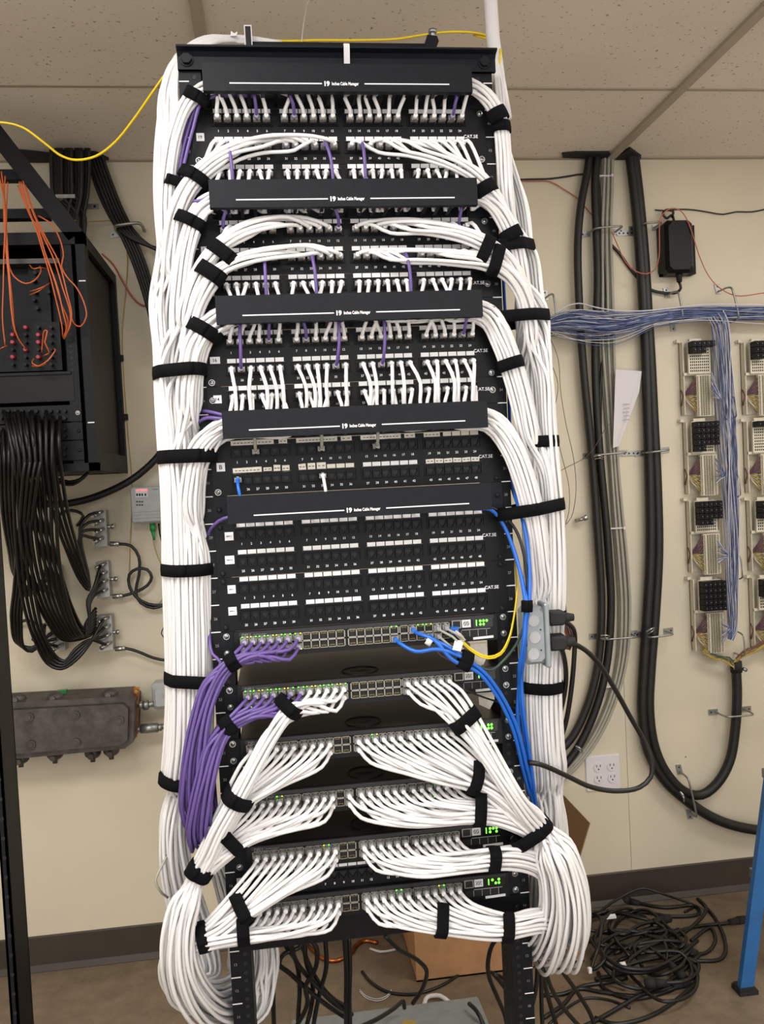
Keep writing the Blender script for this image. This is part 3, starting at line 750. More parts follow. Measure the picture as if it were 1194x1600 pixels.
# own place of every cable in each cross-section
def slots_for(n, order, d=.0066, ax=1.0):
    S = disc_slots(n, d, ax); key = order(S); return S[np.argsort(key)]
NTOP = 26
for side, TK in (('L', TL), ('R', TR)):
    # the picture-side axis of trunk N: make +u point to the rack and +v towards the camera
    n = len(PAN[side]) + (NTOP if side == 'L' else 8)
    sx = np.sign(TK.N[len(TK.N)//2][0]); sy = np.sign(-TK.B[len(TK.B)//2][1])
    inward = 1 if side == 'L' else -1
    S = slots_for(n, lambda S: inward*sx*S[:, 0] + .75*sy*S[:, 1], .0066)
    TK.slots = S
    subs = {}
    for c in PAN[side]: subs.setdefault(c.sub, []).append(c)
    i = (NTOP if side == 'L' else 8)
    SUB = SUBL if side == 'L' else SUBR
    for name in ('m1', 'r2', 'm2', 'r4', 'r5', 'm3', 'm4'):
        L = subs[name]; sl = disc_slots(len(L), .0067, 1.15)
        perm = rng.permutation(len(L))
        if name[0] == 'r': perm = np.argsort(rng.random(len(L))*3+np.arange(len(L))*(1 if side == 'L' else -1))
        for q, c in zip(perm, L): c.uv = sl[q]
        for c in L: c.tuv = S[i]; i += 1
    grp = {}
    for c in SWI[side]: grp.setdefault(id(c.b), []).append(c)
    for L in grp.values():
        sl = disc_slots(len(L), .0068, 1.1)
        bb = L[0].b; i0 = min(len(bb.C)-1, 8); zo = sl[:, 0]*bb.N[i0][2]+sl[:, 1]*bb.B[i0][2]
        key = np.argsort(-zo+rng.random(len(sl))*.004)
        L2 = sorted(L, key=lambda c: ((c.c if side == 'L' else -c.c)+c.r*2.5))
        for q, c in zip(rng.permutation(len(sl)) if False else key, L2): c.uv = sl[q]
    for q_, c in enumerate(SWI[side]):
        if c.dn is DNA and (q_*5) % 9 < 4: c.dn = DNC
    for dn in (DNA, DNB, DNC, DNR):
        L = [c for c in SWI[side] if c.dn is dn]
        if not L: continue
        sl = disc_slots(len(L), .0075); pr = rng.permutation(len(L))
        for q, c in zip(pr, L): c.duv = sl[q]
def panel_ctrl(c, side):
    SUB = SUBL if side == 'L' else SUBR; TK = TL if side == 'L' else TR; sg = -1 if side == 'L' else 1
    b = SUB[c.sub]; p = c.p; sd = c.k*7+c.u
    P = [p+np.array([0, -.008, 0]), p+np.array([0, -.016, 0])]
    if c.mode == 'fan':
        P.append(p+np.array([sg*.006, -.024, .002]))
        a = b.near_x(p[0]+sg*.038)
        uv = np.array(c.uv)
        P += b.seg(uv, a, None, .04, .0012, sd)
    else:
        um = MZ[c.sub]; zm = ZT-(um+.5)*U
        up = 1 if zm > p[2] else -1
        lean = float(rng.uniform(-.010, .010)) if c.u != 10 else float(rng.uniform(-.004, .011))
        ze = zm-up*.0222
        far = abs(ze-p[2])
        bow = .006+.05*max(0, far-.03)
        P.append(p+np.array([lean*.2, -.023-bow*.3, up*.008]))
        if far > .04: P.append(np.array([p[0]+lean*1.2, -.031-bow, p[2]+up*far*.5]))
        P.append(np.array([p[0]+lean, -.033-abs(lean)*.5, ze+up*.003]))
        if c.sub == 'm2': P.append(np.array([p[0]+lean+sg*.002, -.036, zm+.006])); P.append(np.array([p[0]+lean+sg*.003, -.030, zm-.0185])); P.append(np.array([p[0]+lean+sg*.012, -.024, zm-.012]))
        else: P.append(np.array([p[0]+lean+sg*.004, y0+c.uv[1], zm-up*.010]))
        a = b.near_x(p[0]+sg*.035)
        P += b.seg(c.uv, a, None, .05, .0006, sd)
    a = TK.near(P[-1])+.06
    P += TK.seg(c.tuv, a, None, .07, .0007, sd)
    return P
def switch_ctrl(c, side):
    sg = -1 if side == 'L' else 1
    p, P = switch_start(c.u, c.c, c.r, sg)
    a = c.b.near_x(p[0]+sg*(.085+.012*math.sin(c.c*2.3+c.r)))
    c.plug = p
    if c.b is W2L: a = max(c.b.near_x(p[0]+sg*.06), .03)
    Q = c.b.seg(c.uv, a, None, .04, .0006, c.c*3+c.r)
    P = P+Q
    if c.dn is not None:
        P += c.dn.seg(c.duv, .012, None, .045, .002, c.c*5+c.r+c.u)
    return P
white = []
cid = 0
for side in 'LR':
    TK = TL if side == 'L' else TR
    P1 = list(PAN[side]); S1 = list(SWI[side]); rng.shuffle(S1)
    NE, BE = TK.N[-1], TK.B[-1]
    for dn in (DNA, DNB, DNC, DNR):
        idx = [i for i in range(min(len(S1), len(P1))) if S1[i].dn is dn]
        if not idx: continue
        wx = [P1[i].tuv[0]*NE[0]+P1[i].tuv[1]*BE[0] for i in idx]
        sl = np.array([S1[i].duv for i in idx]); dx = sl[:, 0]*dn.N[-1][0]+sl[:, 1]*dn.B[-1][0]
        for a_, b_ in zip(np.argsort(wx), np.argsort(dx)): S1[idx[a_]].duv = sl[b_]
    for i, c in enumerate(P1):
        ctrl = panel_ctrl(c, side)
        plugs = [(c.p, False)]
        if i < len(S1):
            s = S1[i]; ctrl = ctrl + switch_ctrl(s, side)[::-1]; plugs.append((s.plug, s.r == 1))
        white.append((c.label, ctrl, plugs))
    for s in S1[len(P1):]:
        ctrl = switch_ctrl(s, side); white.append(('white patch cable plugged into the %s socket pair %d of a lower switch' % ('left' if side == 'L' else 'right', s.c+1), ctrl, [(s.plug, s.r == 1)]))
PATHS = []      # every cable's centre line, for fitting the straps
def cable_obj(name, label, cat, P, r, m, group, plugs=(), pm=None, n=8):
    o0 = np.asarray(plugs[0][0] if plugs else P[0], float)
    V, Q, caps = tube_arrays(P, r, n)
    o = link(name, fast_mesh(name, V-o0, Q, caps, True, [m]), None, o0); tag(o, label, cat, group)
    for p, flip in plugs:
        q = link('plug', pm, o, np.asarray(p)-o0)
        if flip: q.rotation_euler = (0, math.pi, 0)
    PATHS.append((P, r)); return o
for lab, ctrl, plugs in white:
    cable_obj('patch_cable', lab, 'patch cable', spline(ctrl, .013), R0*float(rng.uniform(.96, 1.06)), M['cable'], 'white patch cables of the rack', plugs, PLUG['cable'])
# cables that come over the top of the rack into the left trunk
for i in range(NTOP):
    a = rng.random(4)
    s = i/NTOP
    P = pts([(430+10*a[0], 66+5*a[1], .12), (372, 57+9*a[1], .10), (325-8*a[2], 58+16*s, .08-.03*s), (286-16*a[2]+10*s, 88+16*s, .06-.03*s), (258-10*a[3]+24*s, 135+10*a[0], .05-.05*s), (246-6*a[0]+34*s+6*a[1], 210+10*a[1], .045-.06*s), (243-5*a[2]+34*s+8*a[1], 300+8*a[0], .045-.055*s), (247-8*a[3]*(a[2]>.5)+30*s+6*a[0], 385+10*a[2], .04-.045*s)])
    P += TL.seg(TL.slots[i], TL.near(at(274, 470, .015)), None, .07, .0007, i)
    cable_obj('trunk_cable', 'loose white cable arching over the top angle into the left trunk', 'network cable', spline(P, .014), .0030, M['cable'], 'white cables arching down from the top')
for i in range(8):
    a = rng.random(3)
    P = pts([(766+5*a[0], 30, .10), (768+5*a[0], 70, .095), (774+10*a[1], 130, .06), (785+8*a[1], 220, .025)])
    P += TR.seg(TR.slots[i], TR.near(at(795, 320, .02)), None, .07, .0007, i)
    cable_obj('trunk_cable', 'white cable dropping out of the white pipe into the right trunk', 'network cable', spline(P, .014), .0030, M['cable'], 'white cables dropping from the pipe')

# ---- purple cables
P1 = Bundle([(478, 996, -.035), (440, 1004, -.05), (400, 1014, -.056), (361, 1031, -.052), (340, 1056, -.055), (320, 1100, -.058), (308, 1150, -.058), (302, 1205, -.052), (303, 1255, -.04), (314, 1285, -.01), (312, 1240, .06), (305, 1150, .095), (303, 1050, .11), (303, 950, .11), (303, 860, .11)], [(0, 1), (.25, 1), (.42, 2.0), (.55, 1.8), (.8, .8), (1, .8)])
P2 = Bundle([(478, 1082, -.035), (440, 1093, -.05), (400, 1109, -.056), (355, 1131, -.052), (338, 1160, -.06), (324, 1205, -.065), (313, 1255, -.062), (308, 1300, -.045), (316, 1318, -.0), (318, 1270, .06), (310, 1180, .10), (305, 1060, .115), (305, 960, .115), (305, 870, .115)], [(0, 1), (.25, 1), (.45, 1.7), (.6, 1.6), (.8, .8), (1, .8)])
for u, b, nm in ((20, P1, 'topmost'), (22, P2, 'second')):
    sl = disc_slots(14, .0066, 1.1); j = 0; zo = sl[:, 0]*b.N[8][2]+sl[:, 1]*b.B[8][2]; sl = sl[np.argsort(-zo)]
    for c0 in range(7):
        for r in (0, 1):
            p, P = switch_start(u, c0, r, -1)
            a = b.near_x(p[0]-.055); uv = sl[min(13, c0*2+r)]; j += 1
            P = P+b.seg(uv, a, None, .045, .0015, c0*3+r)
            cable_obj('patch_cable', 'purple patch cable in %s socket %d of the %s switch' % ('upper' if r == 0 else 'lower', c0+1, nm), 'patch cable', spline(P, .012), R0*.98, M['purple'], 'purple patch cables of the switches', [(p, r == 1)], PLUGP)
for lab, L in (
  ('single purple cable running up beside the left trunk from the lowest manager', [(372, 806, -.035), (350, 810, -.034), (335, 820, -.02), (325, 838, .005), (323, 880, .02), (326, 940, .01), (327, 990, 0), (332, 1022, -.02), (345, 1035, -.03), (330, 1060, -.03), (312, 1110, -.04)]),
  ('upper purple cable leaving the left end of the fourth manager', [(400, 655, -.036), (355, 650, -.036), (335, 645, -.03), (315, 642, .0), (300, 644, .035)]),
  ('middle purple cable leaving the left end of the fourth manager', [(400, 660, -.03), (355, 655, -.03), (330, 652, -.02), (312, 656, .01), (298, 668, .04)]),
  ('lower purple cable leaving the left end of the fourth manager', [(400, 664, -.036), (350, 655, -.04), (325, 653, -.03), (308, 663, .0), (296, 680, .035)]),
  ('purple cable leaving the left end of the second manager', [(400, 300, -.034), (340, 300, -.034), (322, 304, -.03), (308, 314, -.01), (296, 332, .02)]),
  ('outer purple cable curving down from the top manager', [(400, 150, -.03), (330, 152, -.03), (309, 163, -.028), (295, 200, -.022), (284, 245, -.018), (277, 300, -.014), (272, 360, -.002)]),
  ('inner purple cable curving down from the top manager', [(400, 148, -.034), (335, 150, -.034), (314, 162, -.034), (302, 200, -.03), (291, 242, -.026), (283, 285, -.02), (276, 350, -.008)]),
  ('purple cable farthest left of those curving down from the top manager', [(400, 150, -.026), (325, 150, -.026), (303, 166, -.022), (289, 205, -.014), (279, 252, -.008), (273, 310, -.002), (270, 370, .004)])):
    cable_obj('patch_cable', lab, 'patch cable', spline(pts(L), .01), .0028, M['purple'], 'purple cables beside the left trunk')
# short purple jumpers across the panels
def jumper(label, u, k, m_to, side, m='purple', dx=.003, pm=None):
    p = panel_start(u, k); zm = ZT-(m_to+.5)*U; up = 1 if zm > p[2] else -1
    ze = zm-up*.020
    C = [p+np.array([0, -.010, 0]), p+np.array([0, -.022, up*.001]), p+np.array([dx*.3, -.034, up*.012])]
    if abs(ze-p[2]) > .04: C.append(np.array([p[0]+dx*.8, -.047, (p[2]+ze)/2]))
    C += [np.array([p[0]+dx, -.045, ze]), np.array([p[0]+dx*1.2, -.040, zm]), np.array([p[0]+dx+side*.05, -.036, zm-.002])]
    cable_obj('patch_cable', label, 'patch cable', spline(C, .006), .0027, M[m], 'single jumpers across the panels', [(p, False)], pm or PLUGP)
jumper('purple jumper from port 35 of the topmost two-row panel', 2, 10, 4, -1, dx=.009)
jumper('purple jumper from port 26 of the topmost two-row panel', 2, 1, 4, -1, dx=.004)
jumper('purple jumper from port 38 of the topmost two-row panel', 2, 13, 4, 1, dx=.001)
jumper('purple jumper from port 5 of the topmost two-row panel', 1, 4, 0, -1, 'purple', -.002)
jumper('purple jumper from port 8 of the topmost two-row panel', 1, 7, 0, -1, 'purple', -.006)
jumper('purple jumper from port 23 of the topmost two-row panel', 1, 22, 0, 1, 'purple', .003)
jumper('purple jumper from port 1 of the panel below second manager', 5, 0, 4, -1, dx=.006)
jumper('purple jumper from port 12 of the panel below second manager', 5, 11, 4, -1, dx=-.006)
jumper('purple jumper from port 23 of the panel below second manager', 5, 22, 4, 1, dx=.002)
jumper('purple jumper from port 29 of the panel below second manager', 6, 4, 8, -1, dx=.0)
jumper('purple jumper from port 33 of the panel below second manager', 6, 8, 8, -1, dx=.004)
jumper('purple jumper from port 42 of the panel below second manager', 6, 17, 8, 1, dx=.004)
jumper('purple jumper from port 5 of the panel below third manager', 9, 4, 8, -1, dx=.002)
jumper('purple jumper from port 8 of the panel below third manager', 9, 7, 8, -1, dx=-.003)
jumper('purple jumper from port 23 of the panel below third manager', 9, 22, 8, 1, dx=.002)
jumper('purple jumper from port 26 of the panel below third manager', 10, 1, 8, -1, dx=.002)
jumper('purple jumper from port 35 of the panel below third manager', 10, 10, 8, -1, dx=.006)
jumper('purple jumper from port 39 of the panel below third manager', 10, 14, 8, 1, dx=.004)
jumper('grey jumper from port 3 of the panel below fourth manager', 13, 2, 12, -1, 'greycable', 0, PLUG['clear'])
jumper('grey jumper from port 9 of the panel below fourth manager', 13, 8, 12, -1, 'greycable', 0, PLUG['clear'])
jumper('grey jumper from port 14 of the panel below fourth manager', 13, 13, 12, 1, 'greycable', 0, PLUG['clear'])
jumper('blue jumper from port 25 of the panel with typed paper tags', 14, 0, 15, 1, 'blue', .003, PLUG['blue'])
jumper('white jumper from port 33 of the panel with typed paper tags', 14, 8, 15, 1, 'cable', .002, PLUG['cable'])

# ---- blue, grey and yellow cables at the right of the topmost switch
B1 = Bundle([(640, 995, -.05), (668, 1008, -.062), (700, 1022, -.066), (735, 1034, -.064), (757, 1052, -.06), (785, 1090, -.05), (808, 1140, -.035), (820, 1190, -.015), (832, 1240, .02)])
sl = disc_slots(4, .0072)
for j, (c0, r, lab) in enumerate(((17, 1, 'lower blue cable from the topmost switch with a white wrap label'), (19, 0, 'upper blue cable from the topmost switch right half'), (21, 1, 'blue cable in the lower socket near the right end of topmost switch'))):
    p, P = switch_start(20, c0, r, 1)
    P = P[:2]+[P[2]+np.array([.012, -.01, 0])]+B1.seg(sl[j], B1.near_x(p[0]+.06), None, .04)
    cable_obj('patch_cable', lab, 'patch cable', spline(P, .01), .0033, M['blue'], 'blue cables of the topmost switch', [(p, r == 1)], PLUG['blue'])
for j, (c0, r, lab) in enumerate(((22, 0, 'thin grey cable in the upper socket of the topmost switch'), (23, 0, 'thin grey cable in the last upper socket of the topmost switch'), (22, 1, 'thin grey cable in the lower socket of the topmost switch'))):
    p, P = switch_start(20, c0, r, 1)
    P = P[:2]+[P[2]+np.array([.008, -.006, -.004])]+pts([(712, 1016-j*5, -.055), (738, 1034-j*3, -.055), (760, 1052, -.05), (785, 1092, -.04), (806, 1142, -.025), (819, 1200, 0)])
    cable_obj('patch_cable', lab, 'patch cable', spline(P, .01), .0021, M['greycable'], 'thin cables of the topmost switch', [(p, r == 1)], PLUG['clear'])
for lab, L, m, r in (
  ('left blue cable dropping from the lowest manager through a small strap', [(740, 795, -.036), (766, 796, -.036), (782, 812, -.03), (800, 850, -.034), (813, 895, -.052), (821, 945, -.068), (820, 970, -.064), (818, 1000, -.066), (814, 1040, -.05), (813, 1050, -.025), (814, 1100, -.02), (822, 1160, -.008), (831, 1225, .01), (836, 1260, .03)], 'blue', .0033),
  ('right blue cable passing behind the big white bundle to the small strap', [(792, 735, .03), (803, 770, .01), (816, 810, -.028), (824, 850, -.04), (828, 900, -.056), (827, 945, -.068), (823, 970, -.064), (821, 1000, -.066), (817, 1040, -.05), (815, 1060, -.03), (818, 1110, -.024), (826, 1170, -.01), (834, 1230, .01), (838, 1262, .03)], 'blue', .0033),
  ('middle blue cable between two others above the grey box', [(772, 799, -.03), (790, 826, -.024), (806, 870, -.04), (818, 915, -.056), (824, 948, -.072), (821, 970, -.068), (819, 1000, -.070), (812, 1040, -.05), (811, 1070, -.02), (809, 1120, -.012), (818, 1180, .0), (830, 1240, .02), (834, 1262, .03)], 'blue', .0033),
  ('thin blue cable seen along the right edge of the rack rail', [(779, 120, .07), (779, 180, .07), (778, 230, .06), (781, 290, .06), (786, 420, .06), (793, 560, .06), (798, 700, .06)], 'blue', .003),
  ('thin black cable leaving the lowest manager beside the blue ones', [(745, 792, -.03), (770, 793, -.03), (790, 808, -.032), (806, 828, -.032), (818, 862, -.046), (824, 910, -.056), (825, 945, -.064), (822, 975, -.064), (822, 1010, -.064)], 'blkcable', .0026),
  ('dark green wire curving from the small strap to the blue bundle', [(823, 945, -.066), (820, 975, -.064), (806, 1008, -.055), (785, 1034, -.05), (768, 1047, -.055), (745, 1040, -.058)], 'greencable', .0024),
  ('thin black lead from the right end of the second switch', [(705, 1072, -.03), (725, 1078, -.035), (760, 1091, -.03), (785, 1099, -.02), (812, 1112, 0), (822, 1140, .02)], 'blkcable', .0016),
  ('loose thin black lead ending in a white clip under the blue cables', [(690, 1000, -.03), (683, 1018, -.035), (700, 1030, -.045), (722, 1036, -.05), (736, 1037, -.05)], 'thinwire', .0012)):
    cable_obj('cable', lab, 'cable', spline(pts(L), .01), r, M[m], None)
for s, lab in ((0, 'front yellow fibre lead from the uplink slot, hanging in a loop'), (1, 'rear yellow fibre lead from the uplink slot, hanging in a loop')):
    d = s*3
    L = [(712, 987, -.02), (716, 993, -.035), (724, 1003+d, -.045), (742, 1018+d, -.05), (763, 1026+d, -.05), (782, 1020+d, -.045), (795, 998+d, -.035), (803, 965, -.02), (808, 920, .005), (805, 880, .03), (800, 840, .05), (796, 780, .07), (791, 700, .07), (788, 640, .07), (780, 400, .08), (776, 240, .09), (778, 150, .09), (779, 110-d, .085), (783, 84-d, .08), (779, 74, .1), (764, 62-d, .14), (740, 55, .16)]
    P = spline(pts(L), .01)
    o = cable_obj('fibre_lead', lab, 'fibre cable', P, .0017, M['yellow'], None)
    if s == 0:
        b = MB(); c = at(711, 984, -.014)
        b.box(c+np.array((-.010, -.012, -.005)), c+np.array((.004, .006, .006))); b.build('blue_connector', M['blue'], o, P[0])
        b = MB(); q = pts([(712, 988, -.03), (722, 997, -.044)]); b.cyl(q[0], q[1], .0042, 10); b.build('white_boot', M['whitepl'], o, P[0])
        b = MB(); c = at(717, 1009, -.062); b.prism([at(711, 1000, -.055), at(725, 1001, -.055), at(720, 1018, -.075), at(707, 1015, -.075)], (0, .001, 0)); b.build('flag_label', M['whitepl'], o, P[0])
b = MB(); q0, q1 = at(666, 1001, -.06), at(674, 1006, -.0625); b.cyl(q0, q1, .0056, 12); tag(b.build('wrap_label', M['whitepl'], None, q0), 'white wrap-around label on a blue cable left of the strap', 'cable label')
# long yellow cable hanging from the ceiling side across the top of the rack
wire('fibre_lead', 'long yellow cable swagging from the upper left over the rack top', 'fibre cable', [(-40, 192, .3), (10, 192, .3), (35, 199, .3), (70, 224, .28), (95, 243, .25), (120, 250, .22), (150, 244, .2), (180, 222, .17), (210, 185, .13), (240, 142, .09), (262, 112, .07), (285, 90, .07), (320, 72, .08), (360, 63, .1), (400, 61, .13), (440, 64, .14), (500, 63, .15), (560, 63, .15), (620, 61, .15), (665, 54, .15), (700, 50, .15), (740, 51, .15), (765, 56, .14)], .0022, M['yellow'])
# ------------------------------------------------------------------ hook-and-loop straps fitted round the cables they hold
def hull(P):
    P = sorted(map(tuple, P)); 
    def half(P):
        h = []
        for p in P:
            while len(h) > 1 and (h[-1][0]-h[-2][0])*(p[1]-h[-2][1])-(h[-1][1]-h[-2][1])*(p[0]-h[-2][0]) <= 0: h.pop()
            h.append(p)
        return h
    a, b = half(P), half(P[::-1]); return np.array(a[:-1]+b[:-1])
def strap(label, px, py, Y, dirpx, rad=.03, w=.019, group='black straps round cable bundles', align=.75, name='cable_strap'):
    c = at(px, py, Y); t = at(px+dirpx[0]*10, py+dirpx[1]*10, Y)-c; t /= np.linalg.norm(t)
    n = np.cross(t, (0, 1, 0)); n /= np.linalg.norm(n); q = np.cross(t, n)
    S = []
    for P, r in PATHS:
        d = P-c; ax = d@t; lat = np.sqrt(np.maximum(0, (d**2).sum(1)-ax**2))
        i = np.where((abs(ax) < w*.5) & (lat < rad))[0]
        for k in i[::2]:
            k = int(k); 
            T = P[min(k+1, len(P)-1)]-P[max(k-1, 0)]; T = T/(np.linalg.norm(T)+1e-9)
            if abs(T@t) < align: continue
            S.append((d[k]@n, d[k]@q, r))
    if not S:
        print('EMPTY STRAP', label); return
    A = np.linspace(0, 2*math.pi, 12, endpoint=False)
    S = np.array(S)
    def ring(g, ax):
        Pp = np.concatenate([np.stack([s[0]+(s[2]+g)*np.cos(A), s[1]+(s[2]+g)*np.sin(A)], 1) for s in S]); H = hull(Pp)
        per = np.linalg.norm(np.roll(H, -1, 0)-H, axis=1); s = np.concatenate([[0], np.cumsum(per)]); H2 = np.vstack([H, H[:1]])
        u = np.linspace(0, s[-1], 40, endpoint=False)
        R = np.stack([np.interp(u, s, H2[:, 0]), np.interp(u, s, H2[:, 1])], 1)
        R = (R+np.roll(R, 1, 0)*.5+np.roll(R, -1, 0)*.5)/2
        return c+R[:, :1]*n+R[:, 1:]*q+ax*t
    h = w/2
    rings = [ring(.0004, -h), ring(.0026, -h*.96), ring(.0032, 0), ring(.0026, h*.96), ring(.0004, h)]
    m = 40; V = np.concatenate(rings); F = []
    for k in range(4):
        for i in range(m): F.append((k*m+i, k*m+(i+1) % m, (k+1)*m+(i+1) % m, (k+1)*m+i))
    for i in range(m): F.append((4*m+i, 4*m+(i+1) % m, (i+1) % m, i))
    b = MB(); b.add(V-0, F, 0, True)
    # overlapping free end
    R = ring(.0048, 0); i0 = int(np.argmin(R[:, 1])); idx = [(i0+k) % m for k in range(9)]
    Ra, Rb = ring(.0048, -h*.92), ring(.0048, h*.92); Rc, Rd = ring(.003, -h*.92), ring(.003, h*.92)
    V2 = np.concatenate([Ra[idx], Rb[idx], Rc[idx], Rd[idx]]); F2 = []
    for k in range(8):
        F2 += [(k, k+1, 9+k+1, 9+k), (18+k, 27+k, 27+k+1, 18+k+1), (k, 18+k, 18+k+1, k+1), (9+k, 9+k+1, 27+k+1, 27+k)]
    F2 += [(0, 9, 27, 18), (8, 26, 35, 17)]
    b.add(V2, F2, 0, True)
    tag(b.build(name, M['velcro'], None, c), label, 'cable strap', group)
strap('black strap at the left end of the topmost cable manager', 303, 153, -.03, (-.5, 1))
strap('black strap on the upper left fan of the topmost patch panel', 308, 278, -.032, (-.6, 1))
strap('black strap below the left end of the second cable manager', 304, 349, -.032, (-.5, 1))
strap('upper of two black straps on left fans below second manager', 341, 390, -.042, (-.8, 1), w=.022)
strap('lower of two black straps on left fans below second manager', 337, 432, -.046, (-.7, 1), w=.024)
strap('black strap at the left end of the third cable manager', 320, 517, -.036, (-.6, 1), w=.022)
strap('highest wide black strap around the thick left trunk', 280, 583, .008, (.05, 1), .075, .021)
strap('wide black strap around left trunk beside the fourth manager', 290, 714, .0, (.03, 1), .085, .022, align=.6)
strap('wide black strap around left trunk beside the empty panels', 293, 889, .01, (.03, 1), .075, .02)
strap('wide black strap around left trunk just above the coiled purple cables', 297, 1058, .018, (0, 1), .07, .021)
strap('black strap around the foot of the left trunk behind purple cables', 290, 1215, .04, (-.1, 1), .06, .02, align=.5)
strap('black strap on purple cables of the topmost switch', 361, 1031, -.052, (-1, .6), w=.02)
strap('black strap on purple cables of the second switch', 355, 1131, -.052, (-1, .75), w=.022)
strap('small black strap on purple cables beside the first panel', 276, 285, -.018, (-.2, 1), .014, .016, align=.5)
strap('black strap on left white bundle of the second switch', 457, 1110, -.06, (-.75, 1), w=.021)
strap('black strap joining left white bundles of second and third switches', 374, 1250, -.07, (-.6, 1), .04, .022)
strap('black strap on left white bundle of the fourth switch', 367, 1315, -.054, (-.9, .8), w=.021)
strap('big curved black strap where three left bundles meet', 313, 1362, -.05, (-.6, 1), .045, .024)
strap('black strap on left white bundle of the fifth switch', 381, 1424, -.058, (-.95, .6), w=.021)
strap('black strap on left white bundle of the lowest switch', 381, 1459, -.056, (-1, .12), w=.02)
strap('lowest left black strap, holding two bundles near the rack post', 318, 1466, -.043, (-1, .3), .04, .018)
strap('black strap at the right end of the topmost cable manager', 780, 179, -.024, (.5, 1), w=.022)
strap('black strap just under another at the upper right trunk top', 787, 199, -.016, (.1, 1), .03, .018, align=.5)
strap('black strap on the upper right fan of the topmost patch panel', 764, 292, -.03, (.6, 1), w=.022)
strap('black strap below the right end of the second cable manager', 800, 366, -.021, (.5, 1), w=.02)
strap('black strap on right trunk level with second manager bundles', 806, 386, .0, (.2, 1), .05, .02, align=.5)
strap('upper of two black straps on right fans below second manager', 762, 381, -.042, (1, .5), w=.02)
strap('lower of two black straps on right fans below second manager', 773, 412, -.044, (1, .35), w=.02)
strap('black strap around right trunk beside the third manager', 820, 497, .005, (.1, 1), .06, .02)
strap('black strap at the right end of the third cable manager', 800, 568, -.03, (.3, 1), w=.02)
strap('black strap around right trunk beside the fourth manager', 840, 691, .014, (.05, 1), .035, .02)
strap('wide tilted black strap around right trunk beside the lowest manager', 836, 794, -.008, (.15, 1), .075, .021, align=.5)
strap('black strap around right trunk partly behind the grey junction box', 850, 960, .02, (0, 1), .06, .018)
strap('black strap around right trunk below the grey junction box', 844, 1070, .035, (0, 1), .06, .02)
strap('black strap on right white bundle of the second switch', 727, 1126, -.066, (.7, 1), w=.023)
strap('black strap on right white bundle of the third switch', 742, 1218, -.062, (1, .3), w=.02)
strap('black strap on right white bundle of the fourth switch', 748, 1267, -.058, (1, 0), w=.02, rad=.034)
strap('big tilted black strap where three right bundles meet', 842, 1294, -.054, (.8, 1), .05, .022, align=.6)
strap('black strap on right white bundle of the fifth switch', 771, 1340, -.058, (1, 0), w=.02)
strap('inner black strap on right white bundle of the lowest switch', 690, 1441, -.058, (1, .1), w=.02)
strap('outer black strap on right white bundle of the lowest switch', 792, 1449, -.055, (1, 0), w=.02)
strap('black strap on the blue cables of the topmost switch', 728, 1033, -.064, (1, .5), .02, .022) 
strap('small black strap gathering blue cables above the grey box', 825, 947, -.068, (0, 1), .018, .02, align=.5)

# ------------------------------------------------------------------ top of the rack
b = MB(); q = at(390, 78, .10); q2 = at(672, 78, .10)
lr = thing('ladder_rack_rail', 'black flat tube lying across the top of the rack, open end at left', 'cable tray rail', q)
b.box((q[0], .095, q[2]-.004), (q2[0], .110, at(500, 66, .095)[2])); b.box((-.05, .085, ZTOP), (.0, .10, q[2])); b.box((.2, .085, ZTOP), (.23, .10, q[2])); b.build('rail', M['black'], lr, q)
b = MB(); a0 = at(383, 76, .09); a1 = at(393, 40, .09)
b.box((a0[0], .088, a0[2]), (a1[0], .13, a1[2]), 0); b.box((a0[0]+.0018, .0875, a0[2]+.0022), (a1[0]-.0018, .089, a1[2]-.0022), 1); b.build('open_end', [M['whitepl'], M['dark']], lr, q)
c = at(674, 66, .085)
cl = thing('beam_clamp', 'small black metal clamp on top of the rack at right', 'clamp', c)
b = MB(); b.prism([at(660, 80, .08), at(680, 80, .08), at(686, 64, .08), at(683, 56, .08), at(668, 54, .08), at(666, 63, .08)], (0, .03, 0)); b.build('clamp_jaw', M['black'], cl, c)
b = MB(); q = at(676, 52, .095); b.cyl(q+np.array((0, 0, -.01)), q+np.array((0, 0, .008)), .004, 10); b.cyl(q+np.array((0, 0, .0)), q+np.array((0, 0, .006)), .008, 6); b.build('clamp_bolt', M['galv'], cl, c)
b = MB(); c = at(541, 84, -.012); ww = .0048
b.prism([(c[0]-ww, -.0125, c[2]-.023), (c[0]+ww, -.0125, c[2]-.023), (c[0]+ww, -.0245, ZTOP-.004), (c[0]+ww, -.0245, ZTOP+.0015), (c[0]-ww, -.0245, ZTOP+.0015), (c[0]-ww, -.0245, ZTOP-.004)], (0, .0015, 0)) if False else None
for (ya, za, yb2, zb2) in ((-.0135, c[2]-.024, -.0235, ZTOP-.004), (-.0235, ZTOP-.004, -.0235, ZTOP+.002), (-.0235, ZTOP+.002, .094, ZTOP+.012), (.094, ZTOP+.012, .094, ZTOP+.03)):
    b.prism([(c[0]-ww, ya, za), (c[0]+ww, ya, za), (c[0]+ww, yb2, zb2), (c[0]-ww, yb2, zb2)], (0, -.0012, .0006))
tag(b.build('tie_strip', M['whitepl'], None, c), 'white plastic strip hooked over the top angle in the middle', 'strip')
q = at(768, 45, .10)
b = MB(); b.tube([(q[0], q[1], CEIL), (q[0], q[1], 2.3), (q[0]+.002, q[1], 2.2), (q[0]+.006, q[1]-.01, 2.12), (q[0]+.012, q[1]-.02, 2.05)], .0122, 20); tag(b.build('conduit_pipe', M['whitepl'], None, (q[0], q[1], 2.05)), 'white pipe coming down from the ceiling behind the right end of the rack', 'pipe')
